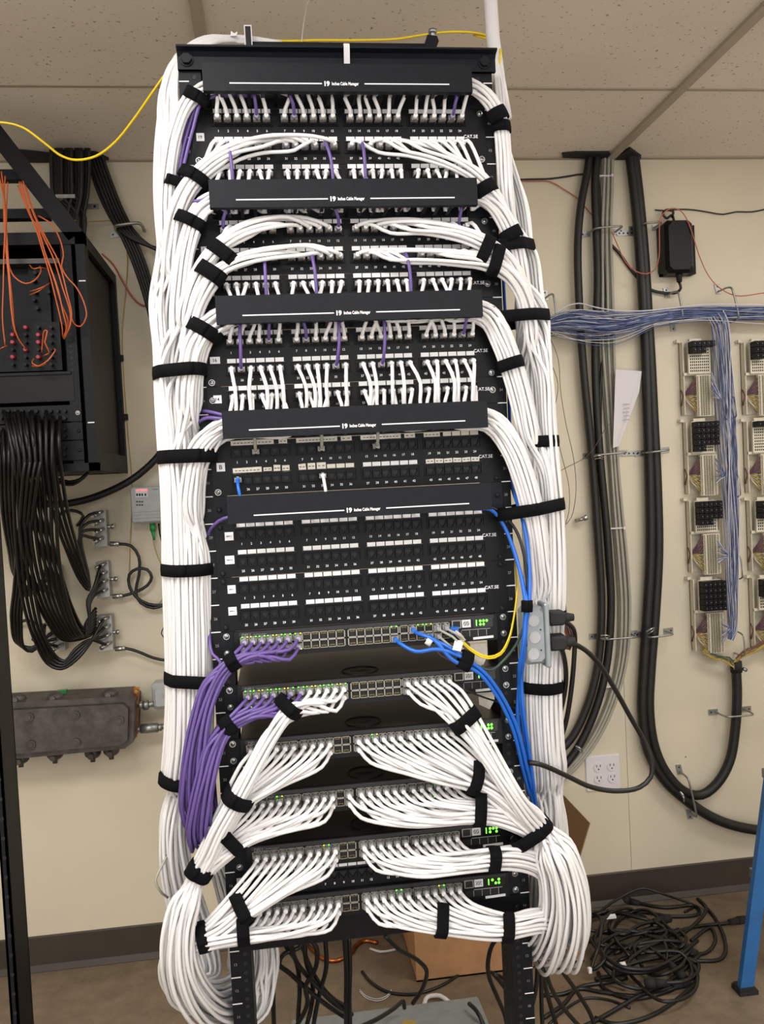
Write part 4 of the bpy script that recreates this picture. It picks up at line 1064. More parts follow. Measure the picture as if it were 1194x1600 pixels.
wire('hanger_wire', 'thin pale wire hanging from the ceiling above the rack', 'wire', [(492, -12, .32), (482, 2, .3), (476, 28, .22), (472, 58, .14), (471, 72, .11)], .0009, M['whitepl'])
b = MB(); q = at(365, 53, .09); b.prism([at(360, 56, .085), at(370, 56, .085), at(371, 49, .085), at(366, 52, .085), at(361, 48, .085)], (0, .003, 0)); tag(b.build('tape_tab', M['whitepl'], None, q), 'tiny white tape tab on the cables over the rack top', 'tape')

# ------------------------------------------------------------------ grey electrical box on the right of the rack
c = at(838, 995, -.04)
jb = thing('junction_box', 'grey metal outlet box with round knockouts at right of rack', 'electrical box', c)
b = MB(); a0, a1 = at(821, 1040, -.058), at(853, 948, -.058)
b.bbox((a0[0], -.058, a0[2]), (a1[0], -.026, a1[2]), .006); b.build('box_body', M['greymetal'], jb, c)
b = MB(); b.bbox((a1[0]-.004, -.063, a0[2]-.006), (a1[0]+.004, -.024, a1[2]+.006), .002); b.build('cover_plate', M['greymetal'], jb, c)
for py in (970, 996, 1022):
    q = at(834 if py != 996 else 836, py, -.0585); b = MB(); A = np.linspace(0, 2*math.pi, 25)
    b.tube([(q[0]+.0095*math.cos(a), -.0583, q[2]+.0095*math.sin(a)) for a in A], .0008, 6, 0, False); b.cyl((q[0], -.0575, q[2]), (q[0], -.0588, q[2]), .0088, 20); b.build('knockout', M['grey_pl'], jb, c)
for px, py in ((845, 984), (846, 1016)):
    b = MB(); q = at(px, py, -.0590); b.cyl(q, q+np.array((0, .002, 0)), .0013, 10); b.build('screw_hole', M['dark'], jb, c)
for lab, s, L in (('upper black power plug and cord in the grey outlet box', (862, 965), [(858, 966, -.042), (874, 968, -.042), (890, 976, -.02), (898, 990, .01), (897, 1030, .02), (893, 1075, .03), (884, 1130, .05), (868, 1180, .07), (856, 1230, .09), (850, 1300, .12), (848, 1420, .14), (846, 1560, .14), (850, 1640, .14)]),
                  ('lower black power plug and long looping cord in the grey outlet box', (866, 1005), [(860, 1005, -.045), (878, 1005, -.045), (892, 1005, -.035), (912, 1014, -.02), (935, 1036, .0), (960, 1075, .02), (985, 1120, .04), (1005, 1155, .05), (1018, 1188, .05), (1017, 1214, .05), (1000, 1230, .05), (965, 1236, .04), (925, 1230, .03), (885, 1212, .01), (852, 1197, -.008), (834, 1192, -.014), (818, 1193, .0), (808, 1198, .03)]),
                  ('middle black cord dropping from the grey outlet box', (858, 1003), [(860, 1003, -.034), (874, 1010, -.03), (882, 1030, -.01), (884, 1070, .02), (874, 1120, .045), (860, 1170, .07), (848, 1220, .10), (842, 1300, .13), (846, 1400, .15), (850, 1500, .15), (870, 1560, .2), (930, 1630, .25)])):
    P = spline(pts(L), .012)
    o = thing('power_cable', lab, 'power cord', P[0], 'power cords at the grey outlet box')
    V, Q, cp = tube_arrays(P, .0044, 10); me = fast_mesh('cord', V-P[0], Q, cp, True, [M['blkcable']]); link('cord', me, o); PATHS.append((P, .0044))
    b = MB(); b.bbox((P[0][0]-.004, P[0][1]-.012, P[0][2]-.012), (P[0][0]+.026, P[0][1]+.012, P[0][2]+.012), .004); b.cyl(P[0]+np.array((.022, 0, 0)), P[0]+np.array((.042, -.002, -.001)), .0095, 12, 0, .006); b.build('plug', M['rubber'], o, P[0])

# ------------------------------------------------------------------ things on the wall, right side
def wcable(name, label, cat, L, r, m, off=None, group=None, n=12):
    off = r+.012 if off is None else off
    P = spline([W(p[0], p[1], p[2] if len(p) > 2 else off) for p in L], .02)
    V, Q, c = tube_arrays(P, r, n); o = link(name, fast_mesh(name, V-P[0], Q, c, True, [m]), None, P[0]); tag(o, label, cat, group); return o, P
g = 'thick black cables on the right wall'
wcable('thick_cable', 'thick black cable bowing left under the ceiling, leftmost on the right wall', 'thick cable', [(922, 238), (919, 262), (908, 320), (903, 380), (905, 470), (913, 590), (924, 700), (935, 850), (940, 950), (934, 1040), (917, 1105), (892, 1155), (860, 1185), (820, 1210)], .0125, M['blkthick'], .03, g)
wcable('thick_cable', 'thick black cable beside the grey cables, second from left on right wall', 'thick cable', [(934, 238), (930, 290), (932, 360), (934, 440), (930, 560), (936, 690), (950, 850), (955, 950), (948, 1040), (932, 1105), (905, 1165), (868, 1212), (825, 1250)], .0125, M['blkthick'], .03, g)
wcable('thick_cable', 'thin black cable from the ceiling gap crossing behind the grey cables', 'cable', [(928, 240), (936, 300), (940, 380), (944, 440), (945, 500), (938, 620), (940, 740), (950, 900)], .006, M['blkthick'], .012, g)
bl = 'thick black cable from the ceiling gap, right one of the far pair'
wcable('thick_cable', 'thick black cable running down then bending right to the lower right frame edge', 'thick cable', [(984, 234), (993, 310), (1001, 400), (1006, 480), (1010, 560), (1013, 660), (1016, 760), (1017, 860), (1012, 960), (1006, 1050), (1004, 1110), (1012, 1170), (1036, 1216), (1072, 1250), (1115, 1278), (1160, 1293), (1240, 1302), (1420, 1310)], .0165, M['blkthick'], .03, g)
wcable('thick_cable', 'thick black cable looping up to the terminal blocks from its low bend', 'thick cable', [(990, 234), (999, 310), (1007, 400), (1012, 480), (1017, 560), (1022, 660), (1027, 760), (1029, 860), (1024, 960), (1017, 1050), (1015, 1110), (1023, 1166), (1042, 1208), (1070, 1237), (1096, 1242), (1120, 1225), (1140, 1190), (1149, 1140), (1152, 1085), (1150, 1036)], .0155, M['blkthick'], .034, g)
for k in range(6):
    dx = (k % 3-1)*6.5; of = .012+(k//3)*.009; dx += (k//3)*3
    wcable('grey_cable', 'grey cable in the flat bundle of six on the right wall', 'grey cable', [(949+dx*.9, 238), (947+dx, 300), (945+dx, 360), (946+dx*1.2, 450+k), (947+dx*1.3, 540), (953+dx, 640), (958+dx*.8, 720), (964+dx*.9, 800), (971+dx, 880), (975+dx, 950), (971+dx*.9, 1030), (956+dx*.8, 1092), (930+dx*.8, 1150), (896+dx*.8, 1196), (850+dx, 1236), (815+dx, 1265)], .0050, M['greycable'], of, 'grey cables on the right wall', 8)
for lab, px, py, w in (('clear tie round the grey cables just under the ceiling', 946, 275, 20), ('clear tie round the grey cables below the blue wires', 947, 528, 22), ('clear tie round the grey cables at mid height', 964, 826, 22), ('clear tie round cables left of the wall outlet', 950, 1074, 20)):
    q0, q1 = W(px-w/2, py, .026), W(px+w/2, py, .026); b = MB(); b.box((q0[0], q0[1]-.003, q0[2]-.002), (q1[0], q0[1]+.02, q0[2]+.002)); b.box((q1[0]-.004, q0[1]-.008, q0[2]-.004), (q1[0]+.002, q0[1]-.002, q0[2]+.004)); tag(b.build('cable_tie', M['whitepl'], None, q0), lab, 'cable tie')
def dring(label, p0, p1, out=.065, r=.0032, cat='cable ring', plate=(1, 1), ext=8):
    a, d = W(p0[0], p0[1], 0), W(p1[0], p1[1], 0)
    f = np.array([0, -1, 0.]); ax = (d-a)/np.linalg.norm(d-a)
    o = thing('cable_ring', label, cat, a, 'steel cable rings on the wall')
    P = spline([a+f*.002, a+f*out*.7, a+f*out*.95+ax*.006, a+f*out+ax*.018, d+f*out-ax*.018, d+f*out*.95-ax*.006, d+f*out*.7, d+f*.002], .006)
    b = MB(); b.tube(P, r, 8); b.build('ring', M['galv'], o, a)
    for q, s, pl in ((a, -1, plate[0]), (d, 1, plate[1])):
        if not pl: continue
        b = MB(); c = q+ax*s*.009; up = np.array([0, 0, 1.]) if abs(ax[2]) < .7 else np.array([1., 0, 0])
        P4 = [c-ax*.016-up*.009, c+ax*.016-up*.009, c+ax*.016+up*.009, c-ax*.016+up*.009]
        b.prism([p+f*.0005 for p in P4], f*.003); 
        for e in (-.008, .008): b.cyl(c+ax*e+f*.0034, c+ax*e+f*.0042, .0028, 10, 1)
        b.build('mounting_plate', [M['galv'], M['dark']], o, a)
dring('steel ring holding the left black and grey cables at upper height', (918, 366), (962, 362))
dring('steel ring holding the thick black pair at upper height', (994, 358), (1022, 356))
dring('steel ring holding black and grey cables at mid height', (922, 712), (968, 708))
dring('steel ring holding the thick black pair at mid height', (1003, 708), (1034, 704))
dring('steel ring holding black and grey cables at low height', (932, 994), (984, 990))
dring('steel ring holding the thick black pair at low height', (1002, 991), (1040, 986))
dring('steel ring round the lone thick cable under the terminal blocks', (1118, 1112), (1162, 1108), .07)
dring('upright steel ring at the low bend of the thick cables', (1062, 1206), (1076, 1268), .06)
dring('upright steel ring at the left end of the blue wires', (852, 466), (858, 514), .08)
dring('upright steel ring on the blue wires below the power adapter', (1042, 462), (1050, 506), .08)
dring('upright steel ring where the blue wires turn downward', (1122, 456), (1134, 506), .085)
for lab, p0, p1 in (('perforated steel strap between two rings at upper height', (964, 365), (990, 360)), ('perforated steel strap between two rings at mid height', (972, 709), (1000, 707)), ('perforated steel strap between two rings at low height', (982, 992), (1004, 990))):
    a, d = W(*p0, .001), W(*p1, .001); b = MB(); b.box((a[0], a[1]-.003, a[2]-.008), (d[0], a[1], a[2]+.008))
    for k in range(4): x = a[0]+(k+.5)/4*(d[0]-a[0]); b.cyl((x, a[1]-.0028, a[2]), (x, a[1]-.0036, a[2]), .003, 10, 1)
    tag(b.build('perforated_strap', [M['galv'], M['dark']], None, a), lab, 'metal strap')
for lab, px, py, ang in (('silver twist of wire at the left ring, mid height', 935, 714, .1), ('silver twist of wire at the left ring, low height', 946, 994, .1), ('silver twist of wire on the thick pair, low height', 1016, 984, -.5), ('silver twist of wire at the low bend', 1066, 1243, 1.1), ('pair of silver tie tails left of the wall outlet', 905, 1170, .7)):
    a = W(px-7*math.cos(ang), py-7*math.sin(ang), .07); d = W(px+7*math.cos(ang), py+7*math.sin(ang), .07); mid = (a+d)/2+np.array((0, -.008, .004))
    b = MB(); b.tube(spline([a, mid, d], .004), .003, 6); b.tube(spline([a+np.array((.004, 0, -.008)), mid+np.array((0, -.004, -.008)), d+np.array((0, 0, -.006))], .004), .0022, 6)
    tag(b.build('wire_tie', M['steel'], None, a), lab, 'wire tie')
# thin wires on the wall
gw = 'thin wires on the right wall'
wcable('wire', 'thin red wire stapled along the wall right of the rack top', 'wire', [(790, 283), (830, 283), (860, 284), (880, 295), (905, 312), (920, 330), (940, 352), (956, 362)], .0018, M['red'], .008, gw, 6)
wcable('wire', 'thin black wire ending beside the upper thick cables', 'wire', [(790, 281), (830, 280), (862, 279), (890, 275), (912, 272), (918, 275)], .0028, M['blkcable'], .006, gw, 6)
wcable('wire', 'looping thin red wire draped over the power adapter', 'wire', [(956, 362), (966, 385), (978, 410), (994, 424), (1010, 428), (1024, 421), (1030, 400), (1031, 350), (1036, 334), (1048, 326), (1062, 328), (1072, 340), (1082, 365), (1093, 400), (1108, 432), (1125, 450), (1150, 462), (1200, 457), (1400, 440)], .0018, M['red'], .075, gw, 6)
wcable('wire', 'wavy black wire running right from the power adapter hook', 'wire', [(1024, 328), (1040, 329), (1060, 327), (1085, 328), (1110, 332), (1130, 335), (1150, 331), (1175, 331), (1210, 325), (1400, 322)], .0022, M['blkcable'], .006, gw, 6)
# power adapter
c = W(1060, 390, 0)
ad = thing('power_adapter', 'black power supply brick hung on the right wall', 'power adapter', c)
def wbox(b, x0, y0, x1, y1, o0, o1, m=0, bev=0):
    a, d = W(x0, y1, o1), W(x1, y0, o1)
    if bev: b.bbox((a[0], WY-o1, a[2]), (d[0], WY-o0, d[2]), bev, m)
    else: b.box((a[0], WY-o1, a[2]), (d[0], WY-o0, d[2]), m)
b = MB(); wbox(b, 1043, 342, 1084, 426, .006, .07, 0, .012); b.build('brick', M['plastic'], ad, c)
b = MB(); wbox(b, 1034, 361, 1044, 431, .002, .02); wbox(b, 1082, 352, 1085, 428, .002, .02); wbox(b, 1034, 424, 1082, 431, .002, .02); b.build('bracket', M['black'], ad, c)
b = MB(); a = W(1061, 424, .04); b.cyl(a, a+np.array((0, 0, -.034)), .012, 10, 0, .008); b.build('plug', M['rubber'], ad, c)
b = MB(); b.tube(spline([W(x, y, o) for x, y, o in ((1061, 440, .04), (1064, 450, .04), (1058, 457, .03), (1042, 458, .015), (1018, 453, .01), (1000, 438, .008), (985, 420, .008), (968, 396, .008), (955, 382, .008))], .01), .0045, 8); b.build('lead', M['blkcable'], ad, c)
b = MB(); b.tube(spline([W(x, y, o) for x, y, o in ((1053, 344, .04), (1050, 336, .03), (1042, 341, .03), (1036, 334, .03), (1042, 328, .03), (1052, 331, .03), (1050, 340, .03))], .005), .004, 8); b.build('cord_loop', M['blkcable'], ad, c)
# blue and white jumper wires: far more strands than one could count
def strands(name, label, cat, segs, mats, m_pick, rr=.0011, extra=None):
    Vs, Qs, ms, n0 = [], [], [], 0
    for (L, n, rad) in segs:
        C = spline(L, .05)
        for s in range(n):
            u = rng.normal(size=2)*.5; ph = rng.random(3)*6; am = .28
            P = []
            for i, q in enumerate(C):
                t = i/(len(C)-1); R = np.interp(t, [x for x, _ in rad], [y for _, y in rad])
                du = u+am*np.array([math.sin(ph[0]+t*9), math.sin(ph[1]+t*8)]); du[0] = du[0] if du[0] < .45 else .45-.5*(du[0]-.45)
                T = C[min(i+1, len(C)-1)]-C[max(i-1, 0)]; T /= np.linalg.norm(T); N = np.cross(T, (0, 1, 0)); N /= np.linalg.norm(N)
                P.append(q+N*du[0]*R+np.array((0, -1, 0))*du[1]*R*.6)
            V, Q, c = tube_arrays(spline(P, .03), rr, 4); Vs.append(V); Qs.append(Q+n0); n0 += len(V); ms += [m_pick(s)]*len(Q)
    V = np.concatenate(Vs); o0 = V[0]
    o = link(name, fast_mesh(name, V-o0, np.concatenate(Qs), None, True, mats, ms), None, o0)
    tag(o, label, cat, kind='stuff'); return o
hz = [W(x, y, o) for x, y, o in ((846, 515, .06), (856, 504, .07), (890, 497, .085), (930, 500, .09), (975, 500, .09), (1015, 494, .08), (1048, 489, .07), (1090, 486, .07), (1134, 486, .07), (1220, 486, .07), (1420, 478, .07))]
strands('jumper_wire_bundle', 'sagging bundle of blue and white jumper wires across the right wall', 'wire bundle', [(hz, 170, [(0, .02), (.05, .024), (.15, .05), (.24, .05), (.34, .026), (.5, .026), (1, .03)])], [M['jblue'], M['jwhite']], lambda s: 0 if s % 3 else 1)
wcable('wire', 'single white wire arching over the bundle of blue wires', 'wire', [(862, 498, .08), (880, 481, .09), (905, 474, .09), (930, 480, .10), (960, 485, .10), (1000, 486, .10), (1045, 482, .09), (1100, 476, .09), (1200, 476, .09), (1400, 470, .09)], .002, M['jwhite'], .09, None, 6)
vt = [W(x, y, o) for x, y, o in ((1120, 490, .07), (1128, 508, .07), (1133, 560, .06), (1137, 620, .06), (1142, 690, .06), (1144, 760, .06), (1146, 840, .06), (1146, 920, .06), (1147, 985, .06), (1143, 1000, .06))]
fans = []
for (sx, sy, tx, ty) in ((1112, 600, 1128, 625), (1118, 735, 1134, 742), (1122, 862, 1138, 868), (1128, 985, 1143, 982)):
    for k in range(5): fans.append(([W(sx, sy+(k-2)*9, .08), W((sx+tx)/2, (sy+(k-2)*9+ty)/2, .075), W(tx, ty, .065)], 3, [(0, .004), (1, .004)]))
strands('jumper_wire_bundle', 'bundle of blue and white wires hanging down between the terminal blocks', 'wire bundle', [(vt, 84, [(0, .035), (.3, .034), (.5, .030), (.7, .028), (.9, .018), (1, .01)])]+fans, [M['jblue'], M['jwhite']], lambda s: s % 2)
bw = [W(x, y, o) for x, y, o in ((848, 516, .10), (851, 570, .16), (853, 630, .22), (857, 665, .25), (866, 720, .24), (871, 790, .22), (877, 860, .2), (879, 930, .18), (884, 970, .16), (893, 1000, .15), (888, 1015, .14))]
strands('house_wire_bundle', 'bundle of thin brown and violet wires hanging right of the right trunk', 'wire bundle', [(bw, 40, [(0, .006), (.3, .008), (.4, .02), (.7, .02), (1, .012)])], [M['jviolet'], M['jbrown'], M['jorange'], M['thinwire']], lambda s: (0, 0, 1, 1, 3, 2)[s % 6], .0013)
for i, L in enumerate(([(858, 560), (872, 600), (866, 650), (875, 700), (889, 760), (889, 800), (884, 818)], [(856, 520), (872, 560), (876, 610), (884, 660), (897, 720), (900, 770), (893, 808), (884, 820)], [(868, 740), (890, 728), (910, 718), (925, 705), (945, 672), (955, 660)])):
    wcable('wire', ('innermost thin loose wire dangling right of the trunk', 'outermost thin loose wire dangling right of the trunk', 'thin grey wire strung to the mid-height cable ring')[i], 'wire', L, .001, M['thinwire'], .12, 'loose thin wires right of the trunk', 5)
wcable('wire', 'short white wire sticking out of the right trunk', 'wire', [(858, 880, .3), (868, 862, .25), (876, 835, .2), (884, 822, .15)], .0022, M['jwhite'], .2, None, 6)
# terminal blocks
def term_mesh():
    b = MB()
    b.box((0, -.012, -.132), (.056, 0, 0), 0)
    for i in range(26):
        z = -.004-i*.0049
        for j in range(2): b.box((.002+j*.046, -.019, z-.0019), (.008+j*.046, -.012, z+.0009), 0)
        for j in range(4): b.box((.0125+j*.0082, -.0165, z-.0018), (.0175+j*.0082, -.012, z+.0012), 1)
    o = b.build('terminal_strip', [M['ivory'], M['termpale']]); me = o.data; bpy.data.objects.remove(o); return me
def grid_mesh():
    b = MB(); b.box((0, -.01, -.103), (.076, 0, 0), 0)
    for i in range(10):
        for j in range(10):
            b.box((.006+j*.0066, -.0106, -.012-i*.0094), (.0096+j*.0066, -.0098, -.0065-i*.0094), 1)
    o = b.build('pin_field', [M['ivory'], M['plastic']]); me = o.data; bpy.data.objects.remove(o); return me
def prot_mesh():
    b = MB(); b.bbox((0, -.03, -.0185), (.0155, 0, 0), .001, 0); b.box((.006, -.033, -.011), (.0095, -.03, -.0075), 0); b.box((.0068, -.0334, -.010), (.0088, -.033, -.0084), 1)
    o = b.build('protector_plug', [M['plastic'], M['grey_pl']]); me = o.data; bpy.data.objects.remove(o); return me
def bracket_mesh():
    b = MB(); 
    b.box((-.012, .002, -.232), (-.009, .030, 0)); b.box((.087, .002, -.232), (.09, .030, 0)); b.box((-.012, .026, -.232), (.09, .032, 0))
    b.box((-.012, -.001, -.107), (.085, .006, -.0985)); b.box((-.028, .022, .002), (-.009, .030, .009)); b.box((-.026, .012, .001), (-.017, .024, .010)); b.box((.010, -.004, .0), (.05, .01, .010))
    o = b.build('bracket', [M['ivory']]); me = o.data; bpy.data.objects.remove(o); return me
TERM, GRID, PROT, BRK = term_mesh(), grid_mesh(), prot_mesh(), bracket_mesh()
def tblock(px, py, plugs, label):
    o3 = W(px, py, .040); o3[1] = WY-.040+.008
    root = thing('terminal_block', label, 'terminal block', o3, 'telephone terminal blocks on the right wall')
    link('bracket', BRK, root); link('pin_field', GRID, root); link('terminal_strip', TERM, root, (.024, 0, -.108))
    for r, n in enumerate(plugs):
        for k in range(n): link('protector_plug', PROT, root, (.0005+k*.0158, -.010, -.002-r*.0192))
    b = MB(); p0 = np.array((-.012, .010, -.172))
    for k in range(16):
        z = -.115-k*.0075; q = np.array((.024, -.008, z)); mid = (p0+q)/2+np.array((-.006, -.008, -.003))
        b.tube(spline([p0, mid, q], .01), .0016, 5, 0 if k < 8 else (1 if k % 2 else 2))
        if k % 2 == 0: b.tube(spline([p0, mid+np.array((.004, -.006, .004)), q+np.array((0, 0, -.003))], .01), .0014, 5, (3 if k < 8 else 1))
    b.tube(spline([p0+np.array((0, .012, .02)), p0, p0+np.array((-.002, .012, -.03))], .01), .003, 6, 0)
    b.build('wire_fan', [M['jbrown'], M['jyellow'], M['jwhite'], M['jviolet']], root)
tblock(1074, 534, [5, 3], 'top terminal block of the left column, few black plugs')
tblock(1080, 659, [5, 5, 5, 5, 2], 'second terminal block down the left column, many black plugs')
tblock(1085, 783, [5, 5, 5, 3], 'third terminal block down the left column')
tblock(1091, 907, [5, 5, 5, 5, 5], 'lowest terminal block of the left column, fully plugged in black')
tblock(1171, 534, [5, 5, 2], 'top terminal block of the right column at the frame edge')
tblock(1175, 658, [5], 'second terminal block of the right column, one row of plugs')
tblock(1180, 782, [5, 5, 5], 'third terminal block of the right column at the frame edge')
tblock(1184, 904, [5, 5, 5], 'lowest terminal block of the right column at the frame edge')
dring('low steel loop right of the top left terminal block', (1130, 622), (1134, 655), .07, .0026, plate=(0, 0))
dring('low steel loop right of the second left terminal block', (1137, 742), (1140, 776), .07, .0026, plate=(0, 0))
dring('low steel loop right of the third left terminal block', (1140, 866), (1143, 902), .07, .0026, plate=(0, 0))
dring('low steel loop right of the lowest left terminal block', (1144, 985), (1147, 1020), .07, .0026, plate=(0, 0))
# feed wires from the blocks into the thick cable
for lab, L, m in (('brown wires leading from right blocks to the thick cable', [(1200, 1000), (1180, 1012), (1165, 1020), (1152, 1030), (1150, 1042)], 'jbrown'), ('yellow wires leading from right blocks to the thick cable', [(1200, 1006), (1178, 1018), (1160, 1024), (1150, 1034), (1149, 1044)], 'jyellow'), ('dark wires leading from left blocks to the thick cable', [(1105, 1018), (1120, 1026), (1138, 1030), (1147, 1040)], 'greencable'), ('pale yellow wires under the lowest left block', [(1100, 1018), (1118, 1030), (1136, 1034), (1149, 1044)], 'jyellow')):
    Vs, Qs, n0 = [], [], 0
    for k in range(6):
        d = rng.normal(size=(len(L), 2))*2
        P = spline([W(x+e[0], y+e[1], .045) for (x, y), e in zip(L, d)], .012); V, Q, c_ = tube_arrays(P, .0022, 5); Vs.append(V); Qs.append(Q+n0); n0 += len(V)
    V = np.concatenate(Vs); o = link('feed_wires', fast_mesh('feed_wires', V-V[0], np.concatenate(Qs), None, True, [M[m]]), None, V[0]); tag(o, lab, 'wire bundle', kind='stuff')
c = W(1150, 1036, .034); b = MB(); b.cyl(c+np.array((0, 0, .006)), c+np.array((.001, 0, -.03)), .0185, 16); b.cyl(c+np.array((.018, -.01, -.018)), c+np.array((.03, -.012, -.024)), .006, 8, 1); tag(b.build('cable_clamp', [M['rubber'], M['galv']], None, c), 'black clamp collar at the end of the thick cable below terminal blocks', 'clamp')
# paper sheet, outlet, small metal bits
q = W(980, 577, .02)
b = MB(); b.prism([W(962, 577, .045), W(1003, 580, .03), W(999, 612, .03), W(967, 697, .04), W(958, 700, .05)], (0, .0008, 0)); 
for k in range(5): a0, a1 = W(973+k % 2, 632+k*6, .0445), W(983, 632+k*6, .0425); b.box((a0[0], a0[1]-.003, a0[2]-.001), (a1[0], a0[1]-.0022, a0[2]+.0005), 1)
tag(b.build('paper_sheet', [M['paper'], M['grey_ink']], None, q), 'folded white paper sheet tucked behind the grey cables', 'paper')
c = W(944, 1207, 0)
out = thing('wall_outlet', 'white four-socket outlet plate low on the right wall', 'wall outlet', c)
b = MB(); wbox(b, 917, 1178, 969, 1238, 0, .006, 0, .003); b.build('plate', M['whitepl'], out, c)
for (px, py) in ((935, 1199), (956, 1197), (936, 1217), (957, 1215)):
    q = W(px, py, .007); b = MB(); b.cyl(q+np.array((0, .003, 0)), q+np.array((0, -.002, 0)), .0155, 24, 0)
    for s in (-1, 1): b.box(q+np.array((s*.0062-.0011, -.0026, .001)), q+np.array((s*.0062+.0011, -.0015, .009)), 1)
    b.cyl(q+np.array((0, -.0026, -.006)), q+np.array((0, -.0015, -.006)), .0024, 10, 1); b.build('socket', [M['whitepl'], M['dark']], out, c)
q = W(905, 812, .01); b = MB(); b.cyl(q+np.array((-.012, 0, -.003)), q+np.array((.008, -.02, .004)), .006, 10); b.cyl(q+np.array((.006, -.02, .003)), q+np.array((.018, -.025, .009)), .009, 10); tag(b.build('wall_fitting', M['steel'], None, q), 'small shiny metal fitting alone on the wall', 'fitting')
# flat black plates added to stand for dark ceiling holes round the cables
def collar(label, P, h):
    b = MB(); b.prism([atz(x, y, CEIL-.0005) for x, y in P], (0, 0, -h)); q = atz(P[0][0], P[0][1], CEIL)
    tag(b.build('ceiling_hole_patch', M['rubber'], None, q), label, 'ceiling opening')
collar('ragged black plate standing for the ceiling hole above the leftmost right-wall cables', [(878, 238), (900, 236), (925, 236), (952, 236), (955, 243), (930, 246), (905, 245), (880, 244)], .006)
collar('pointed black plate standing for the ceiling hole above the far thick cable pair', [(960, 243), (984, 229), (1002, 242), (1000, 246), (962, 246)], .008)
collar('ragged black plate standing for the ceiling hole above the left wall cabinet', [(20, 232), (60, 236), (78, 238), (95, 234), (120, 235), (150, 236), (170, 246), (120, 250), (40, 250)], .008)

# ------------------------------------------------------------------ left wall: cabinet and its panels
CY = .80; CXR = -.573
def F(px, py, Y=CY): return at(px, py, Y)
z1, z0 = F(128, 362)[2], F(150, 735)[2]; XL = -1.12
c = np.array((CXR, CY, z0))
cab = thing('wall_cabinet', 'black open-frame equipment cabinet on the left wall', 'wall cabinet', c)
b = MB(); b.box((CXR-.022, CY, z0), (CXR, CY+.045, z1)); b.box((XL, CY, z0), (XL+.03, CY+.045, z1)); b.box((XL, CY, z1-.03), (CXR, CY+.03, z1)); b.box((XL, CY, z0), (CXR, CY+.03, z0+.02))
b.box((CXR-.006, CY+.02, .5*(z0+z1)-.006), (CXR+.0008, CY+.036, .5*(z0+z1)-.002), 0); b.box((CXR-.018, CY-.0008, z1-.122), (CXR-.002, CY, z1-.119), 1); b.box((CXR-.018, CY-.0008, z0+.118), (CXR-.002, CY, z0+.121), 1); b.build('front_frame', [M['rail'], M['white_ink']], cab, c)
b = MB(); X0, X1 = F(99, 480)[0], F(119, 480)[0]
b.box((X0, CY+.004, z0+.02), (X1, CY+.010, z1-.03)); b.box((X1-.004, CY+.004, z0+.02), (X1, CY+.04, z1-.03))
for i in range(36): b.cyl((X0+.011, CY+.0042, z0+.035+i*.0145), (X0+.011, CY+.0034, z0+.035+i*.0145), .003, 8, 1)
b.build('mounting_rail', [M['black'], M['dark']], cab, c)
b = MB(); b.box((CXR-.012, WY-.03, z0), (CXR, WY-.002, z1)); b.box((CXR-.012, CY+.045, z1-.03), (CXR, WY-.03, z1)); b.box((CXR-.012, CY+.045, z0), (CXR, WY-.03, z0+.05)); b.build('side_frame', M['black'], cab, c)
b = MB(); b.box((CXR-.03, CY+.045, z0+.04), (CXR-.016, WY-.03, z1-.02));  # shade inside the open cabinet side, painted as a solid dark sheet
for px, py in ((142, 397), (153, 410), (163, 421)):
    q = at(px, py, CY+.12+.09*(px-142)/10); b.box((CXR-.0165, q[1]-.012, q[2]-.002), (CXR-.0155, q[1]+.006, q[2]+.002), 1)
b.build('interior_dark_sheet', [M['dark'], M['white_ink']], cab, c)
for lab, px, py in (('upper black clip on the yellow wire by the left cabinet', 191, 560), ('lower black clip on the yellow wire by the left cabinet', 198, 652)):
    q = W(px, py, .004); bb = MB(); bb.box(q+np.array((-.008, -.010, -.009)), q+np.array((.004, .004, .009))); tag(bb.build('wall_clip', M['rubber'], None, q), lab, 'clip')
b = MB(); b.box((XL, CY+.03, z1-.012), (CXR-.012, WY-.002, z1-.004)); b.build('top_panel', M['panel'], cab, c)
b = MB(); b.box((XL, CY+.03, z0+.002), (CXR-.012, WY-.002, z0+.012)); b.build('bottom_panel', M['panel'], cab, c)
b = MB(); b.box((XL, WY-.02, z0), (CXR-.012, WY-.003, z1)); b.build('back_panel', M['panel'], cab, c)
# fibre enclosure
c = F(60, 575)
fe = thing('fibre_enclosure', 'dark grey fibre termination shelf with orange leads in left cabinet', 'fibre panel', c)
b = MB(); xa, xb = XL+.03, F(99, 500)[0]; za, zb2 = F(60, 579)[2], F(60, 408)[2]
b.box((xa, CY+.05, za), (xb, CY+.30, zb2)); b.build('case', M['black'], fe, c)
b = MB(); b.box((xa, CY-.002, zb2-.006), (xb, CY+.06, zb2+.006)); b.build('top_lip', M['swtop'], fe, c)
b = MB(); b.box((XL+.03, CY+.004, F(60, 579)[2]), (F(96, 560)[0], CY+.05, F(60, 503)[2])); b.box((F(44, 500)[0], CY+.03, F(60, 505)[2]), (F(76, 500)[0], CY+.05, F(60, 410)[2])); b.build('adapter_plate', M['rail'], fe, c)
for px in (22, 42, 62, 82):
    for i in range(6):
        q = F(px, 513+i*11.5, CY); red = (px in (62, 22) and i in (1, 2, 4)) or (px == 42 and i in (0, 3))
        b = MB(); b.cyl((q[0], CY+.006, q[2]), (q[0], CY-.018, q[2]), .0052 if red else .0036, 10, 0, .0042); b.build('dust_cap', M['redcap'] if red else M['plastic'], fe, c)
for (px, py) in ((57, 428), (55, 440), (57, 458), (55, 470), (60, 483), (78, 458)):
    q = F(px, py, CY+.028); b = MB(); b.cyl((q[0], CY+.032, q[2]), (q[0], CY+.012, q[2]), .0048, 10); b.build('connector', M['plastic'], fe, c)
